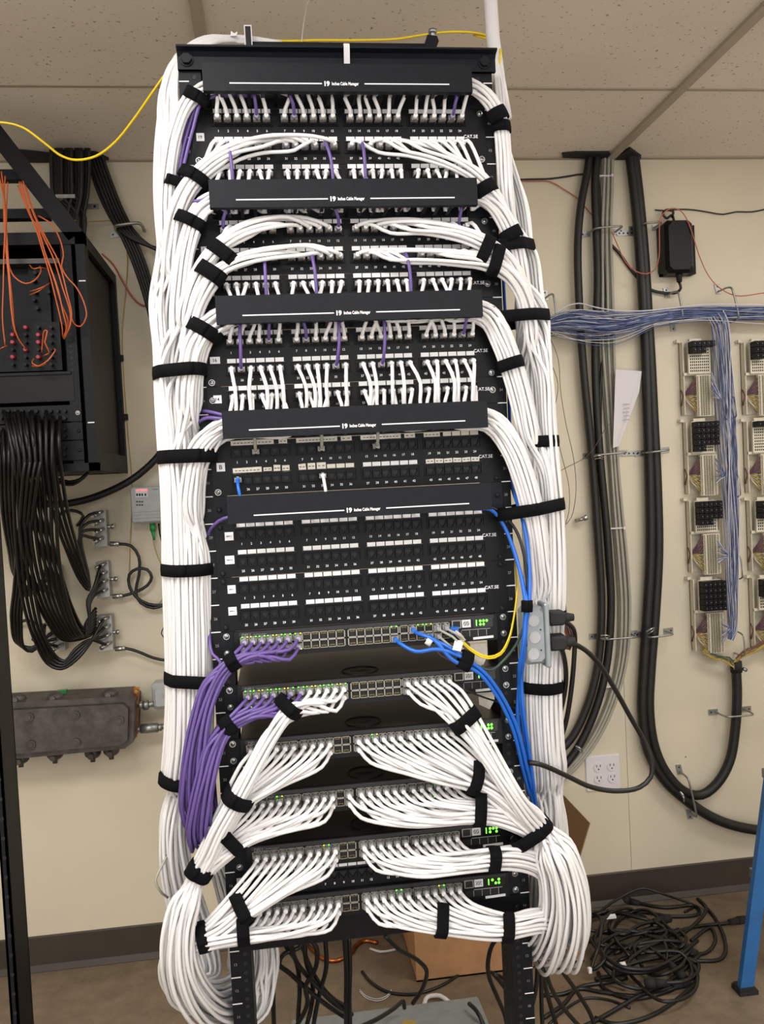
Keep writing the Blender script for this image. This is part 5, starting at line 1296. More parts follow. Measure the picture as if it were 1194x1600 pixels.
c = F(40, 605); b = MB(); b.box((XL+.03, CY+.002, F(60, 628)[2]), (F(115, 600)[0], CY+.25, F(60, 583)[2])); b.box((XL+.03, CY-.004, F(60, 586)[2]), (F(112, 600)[0], CY+.002, F(60, 582)[2]))
tag(b.build('equipment_shelf', M['plastic'], None, c), 'plain black shelf unit below the fibre shelf in left cabinet', 'shelf')
coaxp = []
for i, (ya, yb, lab) in enumerate(((634, 661, 'upper black coax panel near the bottom of the left cabinet'), (662, 690, 'middle black coax panel near the bottom of the left cabinet'), (691, 722, 'lower black coax panel near the bottom of the left cabinet'))):
    c = F(60, (ya+yb)/2); o = thing('coax_patch_bay', lab, 'coax panel', c, 'coax panels of the left cabinet')
    za, zb2 = F(60, yb)[2], F(60, ya)[2]
    b = MB(); b.box((XL+.03, CY-.002, za+.001), (F(128, 650)[0], CY+.002, zb2-.001)); b.build('faceplate', M['panel'], o, c)
    for k in range(10):
        for r in (0, 1):
            if i == 2 and k < 8: continue
            q = F(4+k*11, ya+9+r*11); b = MB(); b.cyl((q[0], CY-.002, q[2]), (q[0], CY-.016, q[2]), .0042, 8); b.build('coax_jack', M['plastic'], o, c)
    link('screw', SCREWB if i else SCREW, o, np.array((F(122+i*1.5, (ya+yb)/2)[0], CY-.002, (za+zb2)/2))-c)
# strut and bars above the cabinet
c = F(60, 285, .82)
br = thing('support_strut', 'black diagonal steel strut rising left above the wall cabinet', 'strut', c)
p0, p1 = F(-30, 178, .80), F(118, 368, .80); d = (p1-p0)/np.linalg.norm(p1-p0); nn = np.array((d[2], 0, -d[0]))*.021
b = MB(); b.prism([p0-nn, p1-nn, p1+nn, p0+nn], (0, .04, 0)); b.build('diagonal_bar', M['rail'], br, c)
for y, xe in ((277, 34), (338, 78)):
    b = MB(); a, e = F(-60, y+6, .86), F(xe, y-3, .86); b.box((a[0], .85, a[2]), (e[0], .88, e[2]+.012)); b.build('crossbar', M['black'], br, c)
def coax(label, L, r=.0048, m='blkcable', group='black coax cables on the left wall'):
    P = spline(pts(L), .014); V, Q, cp = tube_arrays(P, r, 8)
    o = link('coax_cable', fast_mesh('coax_cable', V-P[0], Q, cp, True, [M[m]]), None, P[0]); tag(o, label, 'coax cable', group); return o, P
for k in range(16):
    x = 80+k*3.9; Y = 1.12+.05*((k*7) % 4)/3
    coax('thick black cable dropping from the ceiling onto the left wall cabinet', [(x, 232, Y), (x+.5, 270, Y), (x*.9+12, 305, Y), (106+(k % 8)*3.6, 335, Y), (106+(k % 8)*3.6, 372, Y)], .0056, 'blkthick', 'black cables above the left cabinet')
for k in range(5):
    coax('black cable slanting right from the ceiling to behind the left trunk', [(138+k*5, 240, 1.2), (152+k*5, 280, 1.2), (172+k*5, 330, 1.2), (190+k*5, 362, 1.19), (212+k*4, 376+k, 1.19), (245+k*3, 388+k*2, 1.19), (290, 400+k*2, 1.19)], .0052, 'blkthick', 'black cables slanting to the left trunk, upper branch')
for k in range(5):
    coax('black cable running steeply down behind the left trunk', [(136+k*4.5, 240, 1.21), (150+k*4.5, 290, 1.21), (170+k*4.5, 335, 1.21), (188+k*4.5, 365, 1.2), (204+k*4.5, 400, 1.21), (222+k*4, 450, 1.21), (236+k*3.5, 500, 1.21), (250+k*3, 560, 1.21)], .0052, 'blkthick', 'black cables running down behind the left trunk')
dring('black-sleeved steel ring holding the slanting cables left of the trunk', (186, 366), (226, 361), .085, .005, plate=(1, 0))
for lab, px, py in (('small steel wall plate right of the dropping black cables', 143, 323),):
    q = W(px, py, 0); b = MB(); b.box((q[0]-.02, WY-.003, q[2]-.008), (q[0]+.022, WY, q[2]+.008)); b.cyl((q[0]+.010, WY-.0032, q[2]), (q[0]+.010, WY-.004, q[2]), .004, 10, 1); tag(b.build('wall_plate', [M['galv'], M['dark']], None, q), lab, 'bracket')
q = W(112, 312, .13); b = MB(); a, e = W(88, 309, .13), W(118, 304, .13); b.box((a[0], WY-.14, a[2]-.004), (e[0], WY-.12, a[2]+.006)); tag(b.build('cross_strap', M['galv'], None, a), 'silver strap across the dropping black cables', 'metal strap')
wcable('wire', 'thin yellow wire zigzagging down beside the left cabinet', 'wire', [(56, 275, .35), (80, 305, .3), (105, 335, .25), (125, 346, .1), (150, 346, .04), (178, 346, .03), (192, 362, .05), (199, 400, .01), (197, 450, .008), (191, 520, .008), (194, 600, .008), (200, 680, .008), (206, 760, .008), (203, 860, .006), (201, 920, .006)], .0016, M['jyellow'], .01, None, 6)
wcable('wire', 'dull red cable curving from the left cabinet to the trunk', 'wire', [(160, 397, .2), (178, 415, .1), (192, 440, .03), (208, 465, .012), (222, 477, .008), (245, 478, .008), (262, 478, .01)], .0028, M['red'], .01, None, 6)
q = W(256, 470, .02); b = MB(); b.prism([W(251, 478, .03), W(260, 478, .03), W(258, 458, .03), W(254, 462, .03)], (0, .02, 0)); tag(b.build('wall_clip', M['rubber'], None, q), 'small black clip on red cable beside the left trunk', 'clip')
# orange fibre leads
OR = [('far left orange lead running straight down', [(-5, 262), (4, 300), (8, 340), (6, 400), (5, 450), (4, 500), (8, 540)]),
 ('orange lead ending at the lower left connectors', [(2, 268), (8, 320), (10, 380), (14, 440), (20, 500), (28, 528), (40, 545)]),
 ('orange lead at far left bowing to the first connector column', [(8, 275), (6, 330), (10, 400), (17, 460), (20, 505), (24, 520)]),
 ('orange lead looping to the upper connector', [(5, 300), (10, 360), (12, 405), (22, 432), (40, 443), (54, 438), (64, 424), (62, 416)]),
 ('orange lead second left ending low', [(12, 285), (10, 350), (14, 420), (20, 480), (22, 520)]),
 ('short orange lead between two upper connectors', [(46, 414), (54, 420), (62, 418), (74, 421)]),
 ('short orange lead between two middle connectors', [(46, 455), (58, 452), (68, 448), (78, 442)]),
 ('short orange lead just under another in the middle', [(46, 461), (60, 455), (72, 446)]),
 ('first long orange lead in the right cluster', [(30, 284), (42, 325), (55, 355), (66, 390), (78, 430), (88, 470), (97, 510), (98, 526)]),
 ('second long orange lead in the right cluster', [(33, 284), (46, 330), (60, 365), (76, 410), (90, 450), (99, 490), (104, 512), (99, 528)]),
 ('third long orange lead in the right cluster', [(36, 283), (50, 328), (66, 366), (84, 405), (98, 450), (110, 490), (108, 512), (100, 530)]),
 ('fourth long orange lead in the right cluster', [(28, 290), (44, 330), (60, 360), (72, 400), (86, 440), (96, 475), (106, 500), (104, 520)]),
 ('fifth long orange lead in the right cluster', [(40, 290), (54, 335), (72, 372), (92, 410), (104, 455), (112, 492), (107, 516), (100, 526)]),
 ('orange lead curving out right over the cabinet rail', [(60, 337), (80, 350), (94, 375), (99, 400), (96, 416), (104, 432), (120, 450), (132, 475), (135, 495), (126, 510), (116, 506), (110, 490)]),
 ('tall orange loop at the lower connector columns', [(65, 551), (67, 530), (69, 517), (74, 517), (70, 535), (77, 550), (68, 556)]),
 ('orange lead arcing low to the right connector column', [(50, 572), (62, 571), (75, 563), (86, 548), (84, 545)]),
 ('small orange curl at the bottom connectors', [(53, 560), (51, 568), (60, 572), (72, 568)]),
 ('short orange lead at the far left lower edge', [(-4, 548), (4, 543), (12, 540)])]
for lab, L in OR:
    n = len(L); Ys = [CY-.02-.05*math.sin(math.pi*i/(n-1))-.004*(hash(lab) % 1) for i in range(n)]
    wire('fibre_lead', lab, 'fibre lead', [(x, y, Y) for (x, y), Y in zip(L, Ys)], .0017 if n > 4 else .0014, M['orange'], group='orange fibre leads of the left cabinet', n=6)

# coax plates and their cables
def plate(label, pts4, taps):
    c = W(pts4[0][0], pts4[0][1], .03); o = thing('coax_splitter', label, 'coax splitter', c, 'coax splitters on the left wall')
    b = MB(); b.prism([W(x, y, .05) for x, y in pts4], (0, .04, 0)); b.build('plate', M['galv'], o, c)
    for (x, y) in taps:
        b = MB(); q = W(x, y, .05); b.cyl(q, q+np.array((-.012, -.022, -.006)), .0055, 8); b.cyl(q+np.array((-.010, -.018, -.005)), q+np.array((-.022, -.036, -.011)), .0068, 6); b.build('tap_connector', M['steel'], o, c)
    return o
SPL = [('top coax splitter plate left of the yellow wire', [(148, 856), (168, 853), (165, 797), (145, 799)], [(160, 799), (161, 812), (162, 826), (161, 840)]),
       ('middle right coax splitter plate', [(152, 935), (172, 932), (169, 877), (149, 879)], [(165, 880), (166, 893), (167, 906), (167, 920)]),
       ('lowest right coax splitter plate', [(155, 1018), (177, 1015), (174, 961), (152, 963)], [(169, 964), (171, 977), (172, 990), (173, 1003)]),
       ('middle left coax splitter plate behind the black cables', [(76, 940), (96, 936), (93, 884), (72, 887)], [(80, 888), (86, 898), (89, 912), (91, 926)]),
       ('lowest left coax splitter plate behind the black cables', [(80, 1020), (102, 1016), (99, 968), (76, 970)], [(78, 972), (90, 984), (96, 994), (98, 1006)])]
for s in SPL: plate(*s)
for px, py in ((170, 823), (175, 905), (178, 988)):
    b = MB(); q = W(px, py, .03); b.cyl(q+np.array((-.012, 0, 0)), q+np.array((.012, 0, 0)), .006, 8); b.cyl(q+np.array((.008, 0, 0)), q+np.array((.016, 0, 0)), .008, 6)
    tag(b.build('terminator', M['steel'], None, q), 'small metal terminator sticking out of the %s splitter' % {170: 'top', 175: 'middle right', 178: 'lowest right'}[px], 'terminator')
D1, D2, D3 = .72, .95, 1.15
for k in range(4):
    t = SPL[0][2][k]
    coax('black coax cable curving up into tap %d of the top splitter' % (k+1), [(58+k*12, 652, CY-.016), (62+k*10, 690, CY-.07), (80+k*8, 790, .85), (104+k*6, 860, .98), (126+k*3, 908-k*2, 1.08), (139, 922-k*4, 1.1), (138-k*2, 900, 1.1), (127-k*2, 850, 1.1), (126+k, 822+k*5, 1.1), (138, 806+k*11, 1.12), (t[0]-8, t[1]+2, 1.16)])
for k in range(4):
    t = SPL[1][2][k]
    coax('black coax cable sweeping up into tap %d of the middle right splitter' % (k+1), [(10+k*12, 645, CY-.016), (22+k*10, 690, CY-.075), (44+k*8, 790, .84), (70+k*7, 880, .95), (98+k*5, 950, 1.05), (120+k*3, 990-k*3, 1.1), (134, 994-k*4, 1.11), (140, 970, 1.11), (137+k, 938+k*2, 1.11), (146, 920+k*4, 1.12), (t[0]-8, t[1]+4, 1.16)])
for k in range(4):
    t = SPL[2][2][k]
    coax('black coax cable rising into tap %d of the lowest right splitter' % (k+1), [(16+k*13, 672, CY-.016), (20+k*8, 720, CY-.06), (24+k*7, 830, .85), (34+k*7, 930, .95), (54+k*6, 1000, 1.05), (76+k*5, 1038-k*3, 1.1), (96+k*2, 1045-k*4, 1.1), (118, 1032-k*6, 1.1), (140, 1006-k*2, 1.12), (t[0]-8, t[1]+4, 1.16)])
for k in range(4):
    t = SPL[3][2][k]
    coax('black coax cable reaching tap %d of the middle left splitter' % (k+1), [(-4+k*9, 672, CY-.016), (0+k*7, 720, CY-.05), (4+k*6, 800, .88), (14+k*4, 860, 1.0), (24+k*3, 900+k*4, 1.1), (44, 918+k*4, 1.12), (62, 912+k*3, 1.13), (t[0]-8, t[1]+4, 1.16)])
for k in range(4):
    t = SPL[4][2][k]
    coax('black coax cable reaching tap %d of the lowest left splitter' % (k+1), [(46+k*10, 672, CY-.016), (38+k*8, 730, CY-.07), (30+k*6, 830, .85), (22+k*5, 920, .98), (18+k*5, 970, 1.08), (26+k*4, 1004+k*3, 1.12), (50, 1012+k*2, 1.13), (66, 1000+k*2, 1.14), (t[0]-8, t[1]+4, 1.16)])
for k in range(8):
    coax('black coax cable hanging straight in the dense left bundle', [(6+k*11, 643+(k % 2)*9, CY-.016), (12+k*10, 668, CY-.06), (22+k*8.5, 720, CY-.07), (28+k*8.5, 780, .80), (34+k*8, 850, .86), (48+k*7.5, 910+k*2, .95), (70+k*7, 965+k*2, 1.03), (100+k*4.5, 1000-k*1, 1.1), (134, 996-k*3, 1.13), (150, 985-k*5, 1.16)], group='black coax cables of the dense hanging bundle')
for i, (lab, L) in enumerate((('black coax loop on the wall right of the top splitter', [(172, 850), (186, 850), (205, 853), (217, 870), (217, 900), (212, 925), (220, 942), (240, 950), (258, 944), (270, 930)]),
  ('black coax loop on the wall right of the middle splitter', [(176, 932), (192, 931), (212, 925), (230, 915), (237, 902), (230, 890), (214, 889), (202, 898), (202, 915), (212, 932), (232, 944), (262, 946)]),
  ('black coax cable leaving the lowest splitter toward the trunk', [(180, 1014), (196, 1013), (215, 1018), (240, 1028), (262, 1032), (285, 1030)]),
  ('black coax loop above the top splitter', [(100, 850), (92, 825), (92, 806), (104, 798), (120, 799), (130, 806), (120, 822)]),
  ('black coax ring low at the left of the lowest splitters', [(22, 985), (30, 972), (48, 970), (60, 978), (64, 990), (50, 1000)]))):
    o, P = wcable('coax_cable', lab, 'coax cable', L, .0046, M['blkcable'], .03, 'loose black coax on the left wall', 8)
    if i < 3:
        b = MB(); b.cyl(P[0], P[2], .0075, 8); b.build('connector', M['steel'], o, P[0])
wcable('thick_cable', 'thick black coax arcing from under the cabinet up to the left trunk', 'thick cable', [(60, 786), (90, 788), (130, 782), (170, 768), (205, 750), (235, 726), (256, 702), (275, 676)], .0105, M['blkthick'], .05)
for k, L in enumerate(([(72, 742), (90, 748), (108, 753), (125, 749), (134, 741)], [(78, 745), (96, 755), (114, 757), (130, 747), (138, 738)])):
    wcable('coax_cable', ('upper', 'lower')[k]+' black cable drooping under the bottom edge of the cabinet', 'coax cable', L, .0042, M['blkcable'], .25, None, 8)
# fibre terminal box
c = W(230, 790, 0)
ob = thing('fibre_terminal', 'small grey wall box with red lights left of the trunk', 'fibre terminal', c)
b = MB(); wbox(b, 206, 758, 272, 818, .004, .05, 0, .004); b.build('case', M['grey_pl'], ob, c)
b = MB(); 
for k in range(4): wbox(b, 208, 797+k*5, 270, 799+k*5, .05, .0525)
b.build('vent_ribs', M['grey_pl'], ob, c)
b = MB(); wbox(b, 212, 763, 230, 777, .05, .0508, 0); 
for x in (214, 219, 223, 228): wbox(b, x, 765, x+2, 767, .0508, .0514, 1)
for x, y in ((213, 771), (217, 771), (221, 771), (226, 771)): wbox(b, x, y, x+2.5, y+4, .0506, .0512, 2)
for y in (783, 788): 
    for x in (213, 217, 221): wbox(b, x, y, x+2.5, y+2, .05, .0506, 2)
wbox(b, 238, 764, 247, 765, .05, .0506, 2)
b.build('indicator_panel', [M['lcd'], M['ledr'], M['plastic']], ob, c)
b = MB(); a = W(238, 818, .025); b.cyl(a, a+np.array((0, 0, -.022)), .0085, 8); b.cyl(a+np.array((0, 0, -.022)), a+np.array((.003, 0, -.05)), .006, 8, 0, .003); b.build('green_connector', M['green'], ob, c)
wcable('fibre_lead', 'thin yellow lead from the green connector', 'fibre lead', [(239, 842, .025), (243, 860, .02), (251, 880, .015), (258, 900, .012), (258, 925, .01), (250, 942, .01), (242, 948, .01)], .0014, M['jyellow'], .015, None, 6)
wcable('wire', 'thin black power wire under the grey wall box', 'wire', [(248, 818, .025), (250, 835, .02), (256, 855, .02), (264, 880, .02), (270, 910, .02)], .0026, M['blkcable'], .02, None, 6)
wcable('wire', 'short bent black wire poking out left of the trunk', 'wire', [(262, 970), (256, 980), (252, 990), (258, 998), (266, 1008)], .0016, M['blkcable'], .03, None, 5)
# cast metal amplifier
c = W(120, 1140, 0)
am = thing('trunk_amplifier', 'large dirty cast-metal amplifier housing low on the left wall', 'amplifier', c)
b = MB(); P = [W(x, y, .13) for x, y in ((-20, 1190), (195, 1170), (208, 1160), (210, 1096), (200, 1088), (-20, 1100))]
b.prism(P, (0, .128, 0)); P2 = [W(x, y, .15) for x, y in ((-20, 1182), (190, 1164), (199, 1156), (200, 1108), (192, 1100), (-20, 1112))]; b.prism(P2, (0, .03, 0)); b.build('housing', M['cast'], am, c)
for (px, py) in ((46, 1120), (118, 1117), (49, 1163), (119, 1160), (187, 1125)):
    q = W(px, py, .152); b = MB(); b.cyl(q+np.array((0, .006, 0)), q+np.array((0, -.006, 0)), .012, 14); b.cyl(q, q+np.array((0, -.011, 0)), .007, 6); b.build('cover_bolt', M['cast'], am, c)
for (px, py, s) in ((86, 1090, 1), (172, 1085, 1), (28, 1092, 1), (86, 1178, -1), (174, 1172, -1), (33, 1184, -1), (145, 1176, -1)):
    q = W(px, py, .09); b = MB(); b.sphere(q, .024, 0, 14, 8, (1, .9, .75)); b.cyl(q+np.array((0, -.01, 0)), q+np.array((0, -.034, s*.004)), .008, 8); b.cyl(q, q+np.array((0, -.006, -.026)), .009, 8, 0, .007); b.build('hinge_lug', M['cast'], am, c)
b = MB(); wbox(b, 89, 1079, 103, 1092, .03, .05); b.build('green_tag', M['green'], am, c)
c = W(212, 1110, .05); b = MB(); b.prism([W(208, 1152, .07), W(214, 1152, .07), W(218, 1074, .07), (W(209, 1074, .07))], (0, .004, 0))
for y in (1080, 1097): q = W(213, y, .072); b.cyl(q, q+np.array((0, -.006, 0)), .006, 8, 1)
tag(b.build('ground_bar', [M['copper'], M['brass']], None, c), 'bright copper grounding strip between amplifier and trunk', 'ground strip')
c = W(225, 1102, .06); b = MB(); b.cyl(W(214, 1102, .06), W(226, 1102, .06), .011, 12); b.cyl(W(224, 1102, .06), W(232, 1101, .06), .015, 6); b.cyl(W(231, 1101, .06), W(240, 1100, .06), .009, 12); tag(b.build('pipe_fitting', M['galv'], None, c), 'short metal fitting joining amplifier to the small grey box', 'fitting')
c = W(228, 1138, .06); b = MB(); b.cyl(W(213, 1140, .06), W(221, 1139, .06), .009, 12); b.cyl(W(220, 1139, .06), W(247, 1137, .06), .0145, 12); b.cyl(W(246, 1137, .06), W(253, 1136, .06), .011, 6); b.tube(spline([W(252, 1136, .06), W(262, 1133, .06), W(280, 1128, .06)], .01), .008, 10); tag(b.build('cable_coupling', M['galv'], None, c), 'silver coupling below the copper strip', 'coupling')
c = W(255, 1090, 0)
nb = thing('network_interface_box', 'small grey interface box with red sticker half behind the left trunk', 'interface box', c)
b = MB(); wbox(b, 238, 1064, 300, 1110, .004, .06, 0, .008); b.build('case', M['grey_pl'], nb, c)
b = MB(); wbox(b, 242, 1072, 296, 1106, .06, .066, 0, .004); b.build('lid', M['grey_pl'], nb, c)
b = MB(); 
for k in range(3): wbox(b, 252+k % 2, 1084+k*2.6, 266, 1085.4+k*2.6, .066, .0665)
b.build('sticker', M['redcap'], nb, c)
# beige loose loop of wire near the trunk foot
wire('wire', 'short pale wire loop sticking out left of the trunk foot', 'wire', [(262, 1335, .05), (252, 1355, .03), (243, 1375, .02), (250, 1392, .02), (262, 1402, .04)], .0022, M['greycable'])
# foreground upright of a neighbouring rack
Yp = .10
xr = at(53, 1600, Yp+.08)[0]; xl = at(17, 1600, Yp)[0]
c = np.array(((xl+xr)/2, Yp, 0)); po = thing('rack_post', 'dark steel upright of a neighbouring rack at the far left edge', 'rack upright', c)
b = MB(); b.box((xl, Yp, 0), (xr, Yp+.004, 2.13)); b.box((xl, Yp, 0), (xl+.004, Yp+.08, 2.13)); b.box((xr-.004, Yp, 0), (xr, Yp+.08, 2.13)); b.box((xl, Yp+.076, 0), (xr, Yp+.08, 2.13))
for i in range(60):
    for px in (xl+.008, xr-.008)[:1]: b.cyl((px, Yp-.0006, .06+i*.034), (px, Yp+.001, .06+i*.034), .0034, 8, 1)
b.build('channel', [M['rail'], M['dark']], po, c)
b = MB(); b.box((xl-.1, Yp-.06, 0), (xr+.02, Yp+.14, .008)); b.build('foot_plate', M['rail'], po, c)

# ------------------------------------------------------------------ floor things
# cardboard box
x0, x1 = .183, .676; yb0 = .945; yb1 = 1.215; zt = at(905, 1345, yb0)[2]
c = np.array(((x0+x1)/2, (yb0+yb1)/2, 0)); bx_ = thing('cardboard_box', 'open brown cardboard box on the floor behind the rack', 'cardboard box', c)
b = MB(); t = .005
b.box((x0, yb0, 0), (x1, yb0+t, zt)); b.box((x0, yb1-t, 0), (x1, yb1, zt)); b.box((x0, yb0+t, 0), (x0+t, yb1-t, zt)); b.box((x1-t, yb0+t, 0), (x1, yb1-t, zt)); b.box((x0, yb0, 0), (x1, yb1, t)); b.build('carton', M['card'], bx_, c)
b = MB(); b.prism([(x1, yb0+.01, zt), (x1, yb1-.01, zt), (x1+.035, yb1-.01, zt+.105), (x1+.035, yb0+.005, zt+.105)], (.003, 0, -.001)); b.build('flap', M['cardin'], bx_, c)
b = MB(); b.prism([(x0+.01, yb1-.002, zt), (x1-.01, yb1-.002, zt), (x1-.03, yb1+.02, zt+.12), (x0+.03, yb1+.02, zt+.12)], (0, .003, 0)); b.build('flap', M['cardin'], bx_, c)
b = MB(); b.prism([(x0, yb0+.01, zt), (x0, yb1-.01, zt), (x0-.09, yb1-.03, zt+.03), (x0-.09, yb0+.03, zt+.03)], (0, 0, -.004)); b.build('flap', M['card'], bx_, c)
b = MB(); b.prism([(x0+.01, yb0, zt), (x1-.01, yb0, zt), (x1-.03, yb0+.12, zt-.05), (x0+.03, yb0+.12, zt-.05)], (0, .003, 0)); b.build('flap', M['card'], bx_, c)
# black cords on the floor
def floor_cord(label, L, r=.0055, plug=None, group='black power cords heaped on the floor', z=.0):
    P = spline([atz(x, y, r+z+(e[0] if e else 0)) for x, y, *e in L], .014)
    V, Q, cp = tube_arrays(P, r, 8); o = link('power_cable', fast_mesh('power_cable', V-P[0], Q, cp, True, [M['blkcable']]), None, P[0]); tag(o, label, 'power cord', group)
    for end in (plug or ()):
        p, q = (P[0], P[3]) if end == 0 else (P[-1], P[-4]); d = (p-q)/np.linalg.norm(p-q)
        b = MB(); b.cyl(p-d*.02, p+d*.012, .0085, 10, 0, .013); b.cyl(p+d*.012, p+d*.038, .014, 8, 0, .0125); b.build('plug', M['rubber'], o, P[0])
    return o
floor_cord('outermost black cord sweeping right round the heap', [(918, 1470, .01), (950, 1455, .02), (1010, 1456, .02), (1060, 1460, .01), (1090, 1440, .02), (1104, 1420, .03), (1090, 1405, .02), (1110, 1425), (1130, 1460), (1133, 1490), (1122, 1500), (1080, 1502), (1030, 1510), (980, 1520), (930, 1530)])
floor_cord('black cord with a plug end lying toward the ladder', [(945, 1470, .02), (1000, 1480, .03), (1060, 1455, .02), (1100, 1446), (1130, 1443), (1148, 1440)], plug=(1,))
floor_cord('long black cord making the big front oval of the heap', [(925, 1500, .01), (945, 1470, .03), (990, 1455, .03), (1040, 1475, .02), (1075, 1500, .01), (1090, 1525), (1060, 1560), (1010, 1590), (960, 1600), (930, 1590)])
floor_cord('black cord arching over the back of the heap', [(930, 1430, .02), (965, 1405, .04), (1005, 1388, .06), (1030, 1395, .05), (1060, 1405, .02), (1085, 1415), (1070, 1425)], .004)
floor_cord('black cord coil at the centre of the heap', [(960, 1490, .02), (1000, 1475, .03), (1050, 1470, .03), (1080, 1480, .01), (1060, 1500, .02), (1000, 1520, .03), (950, 1510, .03), (945, 1485, .03), (985, 1462, .02), (1035, 1450, .02), (1070, 1462)])
floor_cord('black cord in a low loop at the heap front', [(935, 1520), (945, 1545), (985, 1560), (1040, 1550), (1085, 1525), (1090, 1505), (1060, 1495, .02), (1010, 1500, .03), (960, 1515, .03)])
floor_cord('black cord trailing left along the floor from the heap', [(1060, 1540), (1000, 1556), (940, 1550), (905, 1545), (880, 1570), (850, 1590)], plug=(0,))
floor_cord('black cord running flat left below the box corner', [(980, 1528), (950, 1535), (915, 1540), (880, 1553), (850, 1555)])
floor_cord('black cord crossing near the bottom edge of heap', [(985, 1575), (950, 1562), (915, 1560), (880, 1580), (858, 1600)], .0035)
floor_cord('black cord bunched at the left end of the heap', [(925, 1425, .02), (940, 1440, .06), (930, 1470, .05), (945, 1500, .05), (925, 1515, .03), (935, 1480, .07), (950, 1430, .05), (985, 1420, .03), (1000, 1432)], .005, plug=(1,))
floor_cord('black cord folded under the back of the heap', [(990, 1410), (1040, 1418), (1085, 1415), (1092, 1428), (1050, 1432), (1000, 1425), (980, 1432)], plug=(0,))
floor_cord('black cord with square plug in middle of heap', [(1030, 1438, .03), (1000, 1445, .03), (975, 1460, .03), (955, 1455, .03), (960, 1430, .02), (985, 1425)], plug=(0,))
floor_cord('thick black cord winding through the right of the heap', [(1080, 1470), (1110, 1450), (1118, 1470), (1100, 1490), (1070, 1488, .01), (1040, 1465, .03), (1060, 1452)], .0052)
floor_cord('black cord diagonal through the left of the heap', [(920, 1465, .04), (940, 1490, .05), (970, 1510, .05), (1010, 1515, .04), (1050, 1500, .03), (1090, 1470, .01)])
floor_cord('black cord lying straight across the heap to the front', [(1095, 1490), (1050, 1530, .01), (1000, 1555, .01), (940, 1590), (900, 1610)])
for k in range(9):
    cx, cy = 985+rng.uniform(-25, 55), 1482+rng.uniform(-40, 55); rx, ry, a0, t1 = rng.uniform(35, 75), rng.uniform(16, 42), rng.uniform(0, 6), rng.uniform(4.5, 7.5)
    floor_cord('black power cord tangled within the heap on the floor', [(cx+rx*math.cos(a0+t)*(1+.15*math.sin(2.3*t+k)), cy+ry*math.sin(a0+t)*(1+.2*math.sin(1.7*t+k)), .005+.03*abs(math.sin(t*1.3+k))) for t in np.linspace(0, t1, 12)], .005, (1,) if k % 3 == 0 else None, 'tangled black power cords of the heap')
for lab, px, py, dx, dy in (('white tag on a cord at the left of the heap', 922, 1516, 4, 8), ('white tag on a cord in the middle of the heap', 974, 1508, 7, 3), ('long white label on a cord at back of heap', 955, 1433, 14, 4)):
    q = atz(px, py, .05); b = MB(); b.box(q+np.array((-dx*.0011, -.004, -dy*.0009)), q+np.array((dx*.0011, .0, dy*.0009))); b.cyl(q+np.array((-dx*.0011, .005, 0)), q+np.array((dx*.0011, .005, 0)), .0062, 10); tag(b.build('cord_tag', M['tag'], None, q), lab, 'tag', 'tags on the floor cords')
floor_cord('brown-black cord snaking on the floor toward the box', [(566, 1518), (580, 1535), (610, 1551), (650, 1553), (690, 1540), (720, 1522), (748, 1514), (775, 1522), (790, 1530)], .0042, group='single cords on the floor')
# ladder
c = atz(1172, 1552, 0)
ld = thing('stepladder', 'blue stepladder leg at the lower right edge of the frame', 'ladder', c)
p0 = atz(1167, 1543, .02); p1 = at(1262, 800, .60)
def rail(dx):
    b = MB(); a, e = p0+np.array((dx, 0, 0)), p1+np.array((dx*.6, 0, 0))
    b.prism([a+np.array(v) for v in ((-.017, -.0, 0), (.020, 0, 0), (.020, .018, 0), (.017, .018, 0), (.017, .004, 0), (-.014, .004, 0), (-.014, .018, 0), (-.017, .018, 0))], e-a); return b
rail(0).build('side_rail', M['bluepaint'], ld, c); rail(.45).build('side_rail', M['bluepaint'], ld, c)
for dx in (0, .45):
    b = MB(); q = p0+np.array((dx, 0, 0)); b.prism([q+np.array(v) for v in ((-.022, -.006, -.02), (.030, -.006, -.02), (.030, .04, -.02), (-.022, .04, -.02))], (0, 0, .012)); b.prism([q+np.array(v) for v in ((-.021, -.003, -.008), (.021, -.003, -.008), (.021, .033, -.008), (-.021, .033, -.008))], (0, 0, .008)); b.build('foot', M['rubber'], ld, c)
for k in range(1, 4):
    t = k*.28/(p1-p0)[2]; q = p0+(p1-p0)*t; b = MB(); b.box((q[0]+.02, q[1]+.005, q[2]-.012), (q[0]+.45-.18*t, q[1]+.085, q[2]+.012)); b.build('step', M['galv'], ld, c)
# grey chassis on the floor and the cords round it
YC = .50; zt = at(630, 1572, YC)[2]; x0, x1 = at(455, 1585, YC)[0], at(748, 1566, YC)[0]
c = np.array(((x0+x1)/2, YC-.2, 0)); ch = thing('power_unit', 'grey metal power unit standing on the floor between the rack posts', 'power unit', c)
b = MB(); b.bbox((x0, YC-.30, .01), (x1, YC, zt), .004); b.build('case', M['greymetal'], ch, c)
b = MB(); q = at(632, 1592, YC-.09); b.prism([(q[0]-.02, q[1], zt+.0005), (q[0]+.012, q[1]-.03, zt+.0005), (q[0]+.03, q[1]+.03, zt+.0005), (q[0]+.005, q[1]+.04, zt+.0005)], (0, 0, .0006)); b.build('warning_label', M['jyellow'], ch, c)
for dx in (-.12, .12):
    for dy in (.06, -.08): b = MB(); b.cyl((c[0]+dx, YC-.15+dy, 0), (c[0]+dx, YC-.15+dy, .012), .012, 10); b.build('foot', M['rubber'], ch, c)
